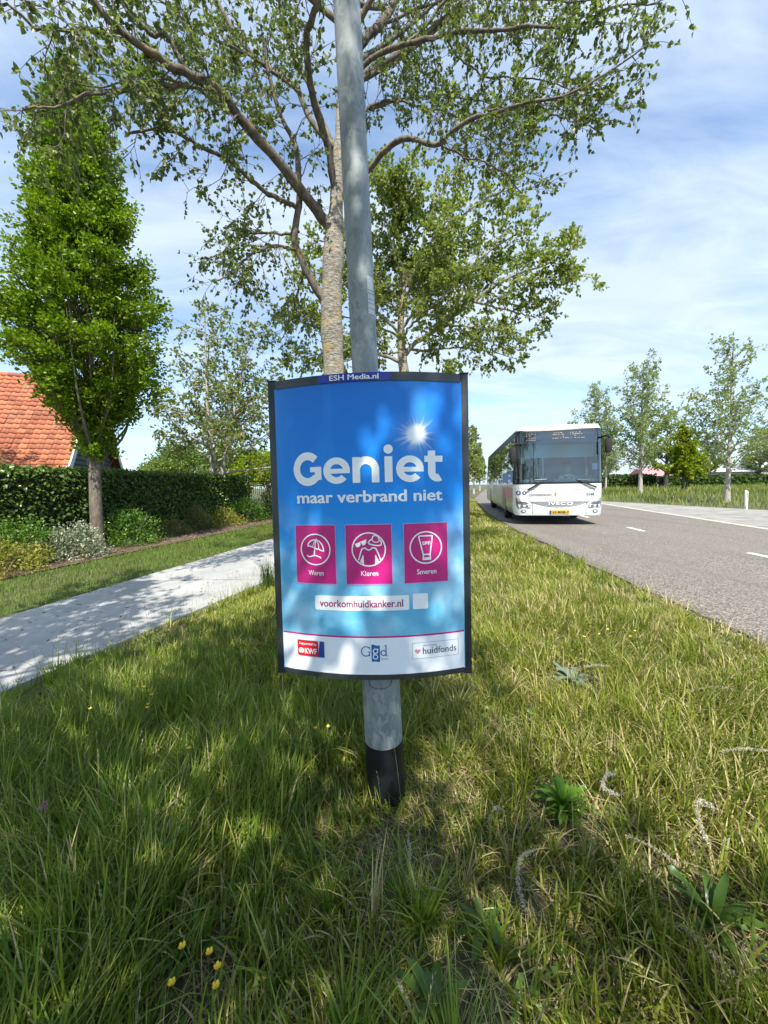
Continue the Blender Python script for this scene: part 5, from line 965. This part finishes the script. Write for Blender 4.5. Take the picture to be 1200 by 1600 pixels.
        for k in range(0, len(edges), 2):
            mb = MB(); mb.grid([[(s * (hw(z) - .004), y, z) for y in (edges[k], edges[k + 1])] for z in (1.25, 1.8, 2.3, 2.62)]); mb.build('side_window', DGL, r)
        mb = MB()
        for y0, y1 in [(.36, .42)] + [(edges[k], edges[k + 1]) for k in range(1, len(edges) - 1, 2)] + [(11.6, LEN)]:
            mb = MB(); mb.grid([[(s * (hw(z) + .001), y, z) for y in (y0, y1)] for z in (1.25, 1.8, 2.3, 2.62)]); mb.build('window_post', BLK, r)
    mb = MB()
    for y in (0.44, 1.10, 1.72, 5.80, 6.4, 7.08):
        mb = MB(); mb.grid([[(-(hw(z) + .006), y + d, z) for d in (0, .035)] for z in (.34, .8, 1.25, 1.8, 2.3, 2.6)]); mb.build('door_edge', BLK, r)
    mb = MB(); mb.grid([[(-(hw(z) + .004), y, z) for y in (.50, 1.9, 3.3)] for z in (1.28, 1.62)]); mb.build('blue_advert', mat('advert_blue', lin('1c62b8'), 0.4), r)
    mb = MB(); mb.grid([[(-(hw(z) + .004), y, z) for y in (.50, 1.9, 3.4)] for z in (.78, 1.12)]); mb.build('red_advert', mat('advert_red', lin('b04a4a'), 0.4), r)
    mb = MB(); mb.grid([[(-(hw(z) + .005), y, z) for y in (.9, 1.6)] for z in (1.30, 1.38)] ); mb.grid([[(-(hw(z) + .005), y, z) for y in (.9, 1.6)] for z in (1.48, 1.54)]); mb.build('advert_lettering', PW, r)
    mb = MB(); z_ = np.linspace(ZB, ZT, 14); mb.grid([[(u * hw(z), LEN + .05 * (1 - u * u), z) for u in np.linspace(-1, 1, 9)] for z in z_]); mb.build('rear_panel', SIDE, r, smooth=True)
    mb = MB(); mb.box(-1.19, 1.19, .45, LEN - .05, .30, .36); mb.build('floor', mat('bus_floor', (0.10, 0.10, 0.11), 0.8), r)
    mb = MB(); mb.box(-.7, .7, 3.6, 6.4, ZT + .02, ZT + .20); mb.build('roof_unit', PAINT, r, bevel=0.05)
    # wheels
    def wheel(x, y, s):
        Mx = Matrix.Translation((x, y, .48)) @ Matrix.Rotation(math.radians(90) * s, 4, 'Y'); w = empty('wheel'); w.parent = r; w.location = (0, 0, 0)
        mb = MB(); mb.lathe([(.30, .0), (.44, .02), (.475, .06), (.48, .15), (.475, .24), (.44, .28), (.30, .28)], 32, Mx @ Matrix.Translation((0, 0, -.28))); t_ = mb.build('wheel', RUB, r, smooth=True)
        bpy.data.objects.remove(w)
        mb = MB(); mb.lathe([(.30, -.02), (.27, -.08), (.14, -.06), (.11, 0), (.001, .0)], 24, Mx); mb.build('rim', GRY, t_, smooth=True)
        sx = hw(.6) * (1 if x > 0 else -1)
        mb = MB(); n = 20; arch = [(y + .58 * math.cos(a_), max(.30, .48 + .58 * math.sin(a_))) for a_ in np.linspace(math.radians(-15), math.radians(195), n)]
        mb.poly([(sx + (.006 if sx > 0 else -.006), a_, b_) for a_, b_ in arch]); mb.build('wheel_arch', BLK, r)
    for y in (2.75, 8.9):
        for s in (-1, 1): wheel(s * 1.245, y, s)
    # front details
    mb = MB(); mb.grid([[F(x, 1.03 + .055 * (abs(x) / 1.2) ** 1.5 + d, .003) for x in np.linspace(-1.2, 1.2, 31)] for d in (0, .012)]); mb.build('bonnet_seam', mat('seam_grey', (0.20, 0.21, 0.22), .6), r)
    gz0 = lambda x: .555 + .155 * (abs(x) / .80) ** 2.2; gz1 = .705
    mb = MB(); mb.grid([[F(x, gz0(x) + (gz1 - gz0(x)) * k, .006) for x in np.linspace(-.79, .79, 31)] for k in (0, .5, 1)]); mb.build('grille', mat('grille_grey', (0.20, 0.21, 0.22), .5), r, smooth=True)
    mb = MB(); mb.tube([F(x, gz0(x), .012) for x in np.linspace(-.80, .80, 33)], np.full(33, .007), 6); mb.build('grille_lip', BLK, r)
    for s in (-1, 1):
        mb = MB(); pts = [(1.21, .885), (.80, .70), (.74, .62), (.74, .33)]; P_ = spline([F(s * x, z, .006) for x, z in pts], 30); mb.tube(P_, np.full(30, .006), 5); mb.build('panel_seam', LDK, r)
        def pad(name, poly, m, off, par):
            mb = MB(); c = np.mean(poly, 0); n = len(poly)
            mb.add([F(s * x, z, off) for x, z in poly] + [F(s * (c[0] + (x - c[0]) * .5), c[1] + (z - c[1]) * .5, off + .004) for x, z in poly] + [F(s * c[0], c[1], off + .005)], [(i, (i + 1) % n, n + (i + 1) % n, n + i) for i in range(n)] + [(n + i, n + (i + 1) % n, 2 * n) for i in range(n)])
            return mb.build(name, m, par, smooth=True)
        hl = pad('headlight', [(1.20, .835), (1.12, .80), (.90, .68), (.80, .60), (.80, .50), (1.14, .50), (1.18, .60)], LDK, .008, r)
        pad('lamp_lens', [(1.14, .625), (.83, .625), (.815, .52), (1.12, .52)], LENS, .020, hl); pad('indicator', [(1.165, .775), (1.10, .745), (.98, .685), (1.135, .67)], GRY, .018, hl)
        for q in (.90, 1.04): pad('lamp_bulb', [(q + .04 * math.cos(a_), .572 + .038 * math.sin(a_)) for a_ in np.linspace(0, 6.0, 12)], LDK, .027, hl)
        fg = pad('fog_lamp', [(.99 + .075 * math.cos(a_), .415 + .05 * math.sin(a_)) for a_ in np.linspace(0, 5.9, 14)], LDK, .008, r); pad('lamp_lens', [(.985 + .04 * math.cos(a_), .412 + .03 * math.sin(a_)) for a_ in np.linspace(0, 5.9, 12)], LENS, .016, fg)
        mb = MB()                                                        # wiper
        B_ = np.array(F(-.33 * s if s < 0 else .40, 1.30, .05)); B_ = np.array(F(-.36, 1.36, .05)) if s < 0 else np.array(F(.46, 1.33, .05)); E_ = np.array(F(-.90, 1.07, .06)) if s < 0 else np.array(F(1.00, 1.12, .06))
        mb.tube([B_, (B_ + E_) / 2, E_], [.014, .012, .009], 6); d = unit(E_ - B_); M_ = E_ * .9 + B_ * .1; up_ = np.array([.0, -.01, .035]); mb.tube([M_ - d * .30 - up_ * .2, M_ + d * .05 - up_ * .6], [.026, .022], 6); mb.tube([B_ - np.array([.34 * -s, -.01, .02]), B_], [.012, .012], 6); mb.build('wiper', BLK, r)
    def decal(name, polys, m, par, off):
        bm = bmesh.new()
        for p in polys:
            if len(p) >= 3: bm.faces.new([bm.verts.new(F(a_, b_, off)) for a_, b_ in p])
        me = bpy.data.meshes.new(name); bm.to_mesh(me); bm.free(); me.materials.append(m); o = bpy.data.objects.new(name, me); COL.objects.link(o); o.parent = par; return o
    pl_ = decal('licence_plate', rect(-.265, .275, .335, .445), mat('plate_yellow', lin('f0b020'), 0.4), r, .014); decal('plate_band', rect(-.265, -.215, .337, .443), mat('plate_eu_blue', lin('2b4aa0'), .4), pl_, .017); decal('plate_lettering', fit(text_polys('62-BGB-3', .02), -.185, .255, .357, .425), BLK, pl_, .018)
    decal('maker_lettering_and_shadow', fit(text_polys('IVECO', .05, 1.1), -.295, .375, .593, .678), BLK, r, .012); decal('maker_lettering_and_shadow', fit(text_polys('IVECO', .03, 1.1), -.30, .37, .60, .685), PW, r, .018)  # black copy shifted behind the white letters paints their shadow
    decal('operator_lettering', fit(text_polys('connexxion', .008), -.85, -.22, .862, .950), mat('logo_grey', (0.06, 0.09, 0.09), .5), r, .006)
    decal('operator_mark', arc(-.115, .915, .030, .055, 60, 300, 18), mat('logo_lime', lin('a8c020'), .5), r, .006); decal('operator_mark', arc(-.085, .915, .018, .040, 100, 260, 14), MATS['logo_grey'], r, .009)
    decal('fleet_number', fit(text_polys('5548', .012), .73, .955, .865, .945), BLK, r, .006)
    for x, w_ in ((-1.13, .062), (-.975, .058)):
        d = decal('pictogram', disc(x, .965, w_, 20, 1.0), mat('picto_blue', lin('23408f'), .4), r, .007)
        if x < -1.05: decal('pictogram_mark', ring(x - .006, .955, .022, .009, 14) + rect(x - .008, x + .004, .965, 1.0), PW, d, .011)
        else: decal('pictogram_mark', disc(x, .965, .03, 12, .6), PW, d, .011)
    # destination display behind the top of the windscreen
    IN = lambda x, z, o=.05: (x, yf(x, z) + o, z)
    mb = MB(); mb.grid([[IN(x, z) for x in np.linspace(-1.13, 1.13, 15)] for z in (2.43, 2.82)]); mb.grid([[IN(x, z) for x in np.linspace(-1.13, 1.13, 15)] for z in (2.425, 2.435)]); mb.build('display_surround', BLK, r)
    mb = MB(); mb.grid([[IN(x, z, .046) for x in np.linspace(-.92, .86, 15)] for z in (2.455, 2.765)]); dp = mb.build('destination_display', mat('display_dark', (0.025, 0.035, 0.038), .3), r)
    P_ = fit(text_polys('663', .03), -.90, -.64, 2.50, 2.73) + fit(text_polys('IJmuiden - Haarlem', .012), -.17, .52, 2.64, 2.735) + fit(text_polys('via Santpoort', .0), -.19, .50, 2.50, 2.59)
    P_ = fit(text_polys('▪'), -.9, -.88, 2.5, 2.51)[:0]
    # unreadable amber dots of the matrix, three figures and two lines, as the photo shows them
    RD = np.random.default_rng(12); dots = []
    def dotrow(x0, x1, z, p, st=.024):
        x = x0
        while x < x1:
            if RD.random() < p: dots.extend(rect(x, x + .015, z, z + .014))
            x += st
    for z in (2.52, 2.585, 2.65, 2.70): dotrow(-.90, -.64, z, .75 if z in (2.52, 2.70) else .5, .034)
    for x0, x1 in ((-.17, .12), (.29, .63)):
        dotrow(x0, x1, 2.715, .6); dotrow(x0, x1, 2.665, .85)
    dotrow(-.2, .7, 2.555, .6)
    dotrow(.1, .13, 2.60, 1); dotrow(.42, .46, 2.62, 1)
    bm = bmesh.new()
    for p in dots: bm.faces.new([bm.verts.new(IN(a_, b_, .040)) for a_, b_ in p])
    me = bpy.data.meshes.new('display_dots'); bm.to_mesh(me); bm.free(); me.materials.append(mat('amber_led', (0.8, 0.45, 0.25), .4, emit=((1.0, 0.55, 0.35), 1.1))); o = bpy.data.objects.new('display_dots', me); COL.objects.link(o); o.parent = dp
    # mirrors
    def mirror(x0, z0, z1, xa, side):
        yb = 0.12; mb = MB(); n = 10
        mb.lathe([(.001, z0), (.06, z0 + .005), (.088, z0 + .05), (.092, (z0 + z1) / 2), (.088, z1 - .06), (.06, z1 - .008), (.001, z1)], 16, Matrix.Translation((x0, yb - .12, 0)) @ Matrix.Diagonal((1.05, .75, 1, 1))); m_ = mb.build('mirror', RUB, r, smooth=True)
        mb = MB(); mb.tube(spline([(xa, .28, z1 + .06), (xa + side * .06, .10, z1 + .09), (x0, .0, z1 + .07), (x0, 0, z1 - .03)], 14), np.full(14, .027), 8); mb.build('mirror_arm', BLK, m_, smooth=True)
    mirror(-1.315, 1.86, 2.33, -1.05, -1); mirror(1.285, 2.08, 2.48, 1.14, 1)
    # inside: dashboard, wheel, cab screen, seats, poles
    DK = mat('cab_dark', (0.045, 0.055, 0.058), .6); mb = MB(); mb.box(-1.16, 1.16, .50, .95, .45, 1.26); mb.box(-.05, 1.1, .46, .75, 1.26, 1.36); mb.build('dashboard', mat('dash_teal', (0.20, 0.26, 0.26), .6), r, bevel=.03)
    mb = MB(); tz = Matrix.Translation((.55, .86, 1.44)) @ Matrix.Rotation(math.radians(28), 4, 'X'); mb.tube([tuple(tz @ Vector((.23 * math.cos(a_), .23 * math.sin(a_), 0))) for a_ in np.linspace(0, 2 * math.pi, 25)], np.full(25, .016), 6); mb.tube([tuple(tz @ Vector((-.22, 0, 0))), tuple(tz @ Vector((.22, 0, 0)))], [.018, .018], 6); mb.tube([tuple(tz @ Vector((0, 0, 0))), (.55, .80, 1.2)], [.03, .03], 6); mb.build('steering_wheel', BLK, r, smooth=True)
    mb = MB(); mb.box(.30, .80, 1.18, 1.62, .80, .92); mb.box(.32, .78, 1.58, 1.72, .9, 1.62); mb.build('driver_seat', DK, r, bevel=.04)
    mb = MB(); mb.box(-.05, 1.15, 1.80, 1.84, .36, 2.5); mb.build('cab_bulkhead', DK, r)
    mb = MB(); mb.box(-1.16, 1.16, .62, .66, 2.02, 2.42); mb.build('sun_blind', mat('blind', (0.30, 0.38, 0.40), .7), r)
    mb = MB(); mb.box(-1.17, 1.17, .7, LEN - .1, 2.72, 2.76); mb.build('ceiling', mat('bus_ceiling', (0.45, 0.48, 0.48), .7), r)
    for k in range(5):
        y = 3.3 + k * 1.35
        for x in (-.75, .75):
            mb = MB(); mb.box(x - .42, x + .42, y, y + .42, .72, .82); mb.box(x - .42, x + .42, y + .40, y + .48, .8, 1.42); mb.build('passenger_seat', mat('seat_blue', (0.06, 0.09, 0.16), .8), r, bevel=.03)
    for x, y in ((-.35, 1.9), (.3, 2.8), (-.35, 4.5), (.35, 6.2)):
        mb = MB(); mb.tube([(x, y, .36), (x, y, 2.72)], [.018, .018], 8); mb.build('grab_pole', mat('pole_yellow', (0.5, 0.38, 0.08), .4), r)
    mb = MB(); mb.box(-.95, -.78, .46, .60, 1.26, 1.36); mb.box(-.70, -.48, .5, .56, 1.26, 1.31); mb.build('ticket_reader', PW, r)
    mb = MB(); mb.grid([[IN(x, z, .03) for x in (-1.09, -.97)] for z in (1.84, 2.02)]); mb.build('window_notice', mat('notice', (0.55, 0.72, 0.66), .6), r)
    mb = MB(); mb.grid([[IN(x, z, .03) for x in (.90, 1.06)] for z in (1.62, 1.80)]); mb.build('window_notice', mat('notice_blue', (0.25, 0.42, 0.68), .6), r)
    return r, A
BUS, BUS_A = bus()
def driver():
    r = empty('person', BUS.matrix_basis @ Vector((.55, 1.30, .92)) if False else (Matrix.Translation((5.15, 11.25, RZ)) @ Matrix.Rotation(math.radians(-11.2), 4, 'Z')) @ Vector((.55, 1.38, .92)), math.radians(-11.2), 'person in a white shirt sitting at the steering wheel inside the bus', 'person')
    # joints: pelvis 0, chest, neck, head ..., faces -y
    V = [(0, 0, .10), (0, .02, .30), (0, .02, .50), (0, .0, .60), (0, -.02, .68), (0, -.03, .80), (0, -.02, .88),
         (-.20, 0, .50), (-.27, -.16, .32), (-.17, -.40, .44), (-.13, -.47, .50), (.20, 0, .50), (.27, -.16, .32), (.17, -.40, .44), (.13, -.47, .50),
         (-.12, -.10, .06), (-.15, -.46, .06), (-.15, -.50, -.36), (-.15, -.62, -.44), (.12, -.10, .06), (.15, -.46, .06), (.15, -.50, -.36), (.15, -.62, -.44)]
    E = [(0, 1), (1, 2), (2, 3), (3, 4), (4, 5), (5, 6), (2, 7), (7, 8), (8, 9), (9, 10), (2, 11), (11, 12), (12, 13), (13, 14), (0, 15), (15, 16), (16, 17), (17, 18), (0, 19), (19, 20), (20, 21), (21, 22)]
    RR = [.16, .16, .17, .07, .075, .105, .07, .075, .055, .04, .042, .075, .055, .04, .042, .10, .07, .05, .045, .10, .07, .05, .045]
    me = bpy.data.meshes.new('body'); me.from_pydata(V, E, []); o = bpy.data.objects.new('body', me); COL.objects.link(o)
    sk = o.modifiers.new('skin', 'SKIN'); sb = o.modifiers.new('sub', 'SUBSURF'); sb.levels = 2; sb.render_levels = 2
    for i, d in enumerate(me.skin_vertices[0].data): d.radius = (RR[i], RR[i] * (0.72 if i in (0, 1, 2) else 1.0)); d.use_root = (i == 0)
    dg = bpy.context.evaluated_depsgraph_get(); dg.update(); m2 = bpy.data.meshes.new_from_object(o.evaluated_get(dg)); bpy.data.objects.remove(o)
    skin = mat('skin', (0.50, 0.30, 0.22), .55); shirt = mat('white_shirt', (0.78, 0.79, 0.80), .8); trs = mat('dark_trousers', (0.03, 0.035, 0.05), .8)
    m2.materials.clear()
    for m_ in (skin, shirt, trs): m2.materials.append(m_)
    for p in m2.polygons:
        c = p.center; p.use_smooth = True; p.material_index = 0 if (c.z > .60 or c.y < -.30 and c.z > .35) else (1 if c.z > .13 and c.y > -.40 else 2)
    b = bpy.data.objects.new('body', m2); COL.objects.link(b); b.parent = r
    mb = MB(); mb.lathe([(.112, .80), (.116, .84), (.10, .895), (.06, .925), (.001, .935)], 18, Matrix.Translation((0, .005, 0))); mb.build('hair', mat('grey_hair', (0.25, 0.23, 0.21), .9), r, smooth=True)
    mb = MB(); mb.lathe([(.001, -.035), (.014, -.02), (.016, 0), (.008, .03), (.001, .035)], 10, Matrix.Translation((0, -.142, .785))); mb.build('nose', skin, r, smooth=True)
    for s in (-1, 1):
        mb = MB(); mb.lathe([(.001, -.012), (.012, 0), (.001, .012)], 10, Matrix.Translation((s * .04, -.122, .815))); mb.build('eye', mat('eye_dark', (.03, .025, .02), .3), r, smooth=True)
        mb = MB(); mb.lathe([(.001, -.03), (.018, 0), (.001, .03)], 10, Matrix.Translation((s * .108, -.02, .79))); mb.build('ear', skin, r, smooth=True)
    mb = MB(); mb.box(-.03, .03, -.135, -.122, .735, .742); mb.build('mouth', mat('lip', (.35, .14, .12), .6), r)
driver()
# ------------------------------------------------------------------ small plants, flowers and catkins in the verge
CK = leafmat('catkin_fluff', (0.34, 0.32, 0.26), (0.58, 0.56, 0.48), 0.2, 0.9)
def catkin(pts, fluff, label):
    P = np.array(pts, float); P[:, 2] = P[:, 2] * .8 + gz(P[:, 0], P[:, 1]); Q = spline(P, 30); R = np.random.default_rng(int(abs(P[0, 0]) * 1000)); r = empty('poplar_catkin', tuple(P[0]), 0, label, 'catkin', 'poplar catkins lying in the grass'); Q = Q - P[0]
    T = Tubes(); T.add(Q, np.full(30, .0016), 4); T.build('stalk', mat('catkin_stalk', (.30, .24, .14), .9), r)
    n = int(460 * fluff); i = R.integers(1, 29, n); w = np.sin(np.linspace(0.25, math.pi - .1, 30))[i]; cl_ = R.uniform(.35, 1, 30)[i]; i = i[R.random(n) < cl_]; n = len(i); p = Q[i] + R.normal(0, .0024, (n, 3)); d = unit(R.normal(0, 1, (n, 3)))
    leaves('fluff', p, d * 3, 0.0068 * (0.6 + 0.4 * fluff), CK, r, droop=0.2, wide=.4, R=R); return r
def gp(x, y, h=0.0): return (x, y, h)
CATS = [
 ([(.07, 1.40, .10), (.075, 1.36, .07), (.07, 1.33, .03)], .9, 'short straight white catkin standing below the lamp post foot'),
 ([(.40, 1.47, .06), (.44, 1.50, .09), (.47, 1.49, .08)], .6, 'thin catkin curled right of the lamp post foot'),
 ([(.52, 1.28, .13), (.46, 1.26, .13), (.43, 1.21, .09), (.44, 1.16, .03)], 1.3, 'large hook shaped white catkin hanging in the shade'),
 ([(.98, 1.58, .12), (.93, 1.56, .14), (.90, 1.53, .11), (.95, 1.50, .08)], 1.6, 'thick fluffy catkin beside the bright green leaf rosette'),
 ([(.86, 1.32, .10), (.92, 1.28, .09), (.99, 1.23, .05)], .9, 'long slanting catkin right of the hook shaped one'),
 ([(1.20, 1.34, .15), (1.16, 1.36, .17), (1.13, 1.32, .12), (1.13, 1.27, .05)], 1.8, 'bright thick catkin at the right edge of the picture'),
 ([(.86, 1.05, .08), (.90, 1.01, .05), (.94, .96, .02)], 1.1, 'white catkin in the bottom right corner'),
 ([(1.50, 1.66, .10), (1.60, 1.64, .12), (1.72, 1.62, .10)], 1.2, 'catkin caught on tall grass at the right'),
 ([(1.75, 2.15, .10), (1.9, 2.13, .11), (2.0, 2.10, .08)], 1.2, 'pale catkin farther off towards the road edge'),
 ([(1.35, 2.55, .10), (1.42, 2.52, .12), (1.5, 2.5, .10)], 1.3, 'catkin on the sunlit verge near the grey leaved weed'),
 ([(.01, 1.02, .03), (.03, .98, .03), (.05, .95, .01)], .8, 'small catkin by the bottom edge under the lamp post')]
for c in CATS: catkin(*c)
def rosette(name, x, y, n, L, wd, m, label, elev=(25, 75), seed=0, cat='plant', wavy=0.0):
    R = np.random.default_rng(seed); r = empty(name, (x, y, float(gz(x, y)) - .02), 0, label, cat)
    for k in range(n):
        a = k * 2.4 + R.uniform(-.3, .3); e = math.radians(R.uniform(*elev)); l = L * R.uniform(.6, 1.1); w = wd * R.uniform(.75, 1.15); rows = []
        h = np.array([math.cos(a), math.sin(a), 0]); bend_ = R.uniform(.3, 1.5); sd = np.array([-math.sin(a), math.cos(a), 0]); p = np.zeros(3)
        for i in range(9):
            t_ = i / 8; ee = e - bend_ * t_ * t_; 
            if i: p = p + (h * math.cos(ee) + np.array([0, 0, math.sin(ee)])) * l / 8
            ww = w * (math.sin(math.pi * min(1, .08 + t_ * .92)) ** .7) * (0.25 if t_ < .15 else 1); z_ = np.array([0, 0, wavy * R.normal()])
            rows.append([p - sd * ww / 2 + np.array([0, 0, .12 * ww]) + z_, p, p + sd * ww / 2 + np.array([0, 0, .12 * ww]) - z_])
        mb = MB(); mb.grid(rows); mb.build('leaf', m, r, smooth=True)
    return r
DOCK = leafmat('dock_leaf', (0.075, 0.175, 0.016), (0.13, 0.26, 0.026), .35, .35); GREYL = leafmat('grey_leaf', (0.12, 0.165, 0.12), (0.20, 0.25, 0.18), .2, .6); DARKW = leafmat('weed_leaf', (0.05, 0.105, 0.018), (0.10, 0.18, 0.032), .3, .35)
rosette('dock_plant', .74, 1.54, 52, .16, .024, DOCK, 'bright green leafy rosette in the sunlit grass right of the lamp post', (25, 85), 1, wavy=.003)
rosette('dock_plant', 1.00, 1.10, 17, .16, .026, DARKW, 'broad leaved dark green weed in the bottom right corner', (25, 75), 2, wavy=.005)
rosette('weed', 1.28, 2.55, 16, .20, .045, GREYL, 'grey green broad leaved weed on the sunlit verge', (10, 60), 3, wavy=.004)
rosette('weed', .12, .98, 14, .12, .030, DARKW, 'low dark weed at the bottom edge below the lamp post', (10, 60), 4)
rosette('weed', .30, 1.16, 12, .11, .028, DARKW, 'low dark weed in shade right of centre in the foreground', (10, 60), 5)
rosette('weed', -.62, 1.12, 10, .13, .020, DARKW, 'small weed among the tall grass at lower left', (20, 70), 6)
YEL = mat('petal_yellow', (0.72, 0.50, 0.015), .35); STM = mat('flower_stem', (.09, .15, .03), .6)
def buttercup(x, y, h, label=None):
    R = np.random.default_rng(int(abs(x * 991 + y * 77))); h = h + .045; z0 = float(gz(x, y)) - .02; r = empty('buttercup', (x, y, z0), R.uniform(0, 6.28), label or 'yellow buttercup among the tall grass left of the sign', 'flower', 'buttercups in the verge')
    lx, ly = R.normal(0, .03, 2); T = Tubes(); T.add(spline([(0, 0, 0), (lx * .4, ly * .4, h * .6), (lx, ly, h)], 8), np.full(8, .0012), 4); T.build('stem', STM, r)
    for k in range(5):
        a = k * 1.2566; mb = MB(); rows = []
        for t_, w, el in ((.001, .003, 0), (.004, .008, .002), (.0075, .009, .006), (.0100, .004, .009)):
            rows.append([(lx + t_ * math.cos(a) + s * w / 2 * -math.sin(a), ly + t_ * math.sin(a) + s * w / 2 * math.cos(a), h + el) for s in (-1, 0, 1)])
        mb.grid(rows); mb.build('petal', YEL, r, smooth=True)
BL = ['yellow buttercup in the small cluster at the bottom left', 'yellow buttercup in the patch left of the sign', 'tiny yellow buttercup on the verge right of the sign']
for x, y, h in ((-.58, 1.03, .13), (-.535, 1.02, .12), (-.575, .965, .11), (-.49, .985, .12), (-.475, .955, .10)): buttercup(x, y, h, BL[0])
for x, y, h in ((-1.52, 2.28, .22), (-1.47, 2.29, .20), (-1.43, 2.22, .20), (-1.50, 2.02, .20), (-1.40, 2.10, .18), (-1.32, 2.06, .2), (-1.63, 2.16, .18), (-.90, 1.78, .18), (-.38, 1.85, .2), (-.34, 1.83, .2)): buttercup(x, y, h, BL[1])
for x, y, h in ((1.45, 2.75, .16), (1.55, 2.8, .16), (1.68, 2.85, .15), (1.75, 2.7, .15), (1.30, 2.9, .16), (1.85, 2.8, .14)): buttercup(x, y, h, BL[2])
r = empty('clover_flower', (-1.38, 1.42, 0), 0, 'pinkish clover head on a stalk at the left picture edge', 'flower'); T = Tubes(); T.add(spline([(0, 0, 0), (.01, 0, .12), (.03, 0, .22)], 8), np.full(8, .0015), 4); T.build('stem', STM, r)
u_ = unit(np.random.default_rng(4).normal(0, 1, (90, 3))); leaves('flower_head', np.array([.03, 0, .225]) + u_ * .006, u_ * 3, .011, leafmat('clover_pink', (.35, .16, .24), (.50, .28, .36), .2), r, droop=-.2, wide=.4)
def tuft(x, y, n, L, label):
    R = np.random.default_rng(int(x * -100)); r = empty('grass_tussock', (x, y, float(gz(x, y))), 0, label, 'grass tuft'); V = []; F = []; T = Tubes()
    for k in range(n):
        a = R.uniform(0, 6.28); ln = abs(R.normal(.25, .2)); l = L * R.uniform(.5, 1.1); b = R.normal(0, .05, 2); T.add(spline([(b[0], b[1], 0), (b[0] + math.cos(a) * ln * l * .4, b[1] + math.sin(a) * ln * l * .4, l * .6), (b[0] + math.cos(a) * ln * l, b[1] + math.sin(a) * ln * l, l * (1 - .3 * ln))], 6), np.linspace(.005, .001, 6), 3)
    T.build('blades', LF_DARK, r)
tuft(-1.72, 5.55, 90, .42, 'dark grass tussock at the edge of the cycle path beside the sign')
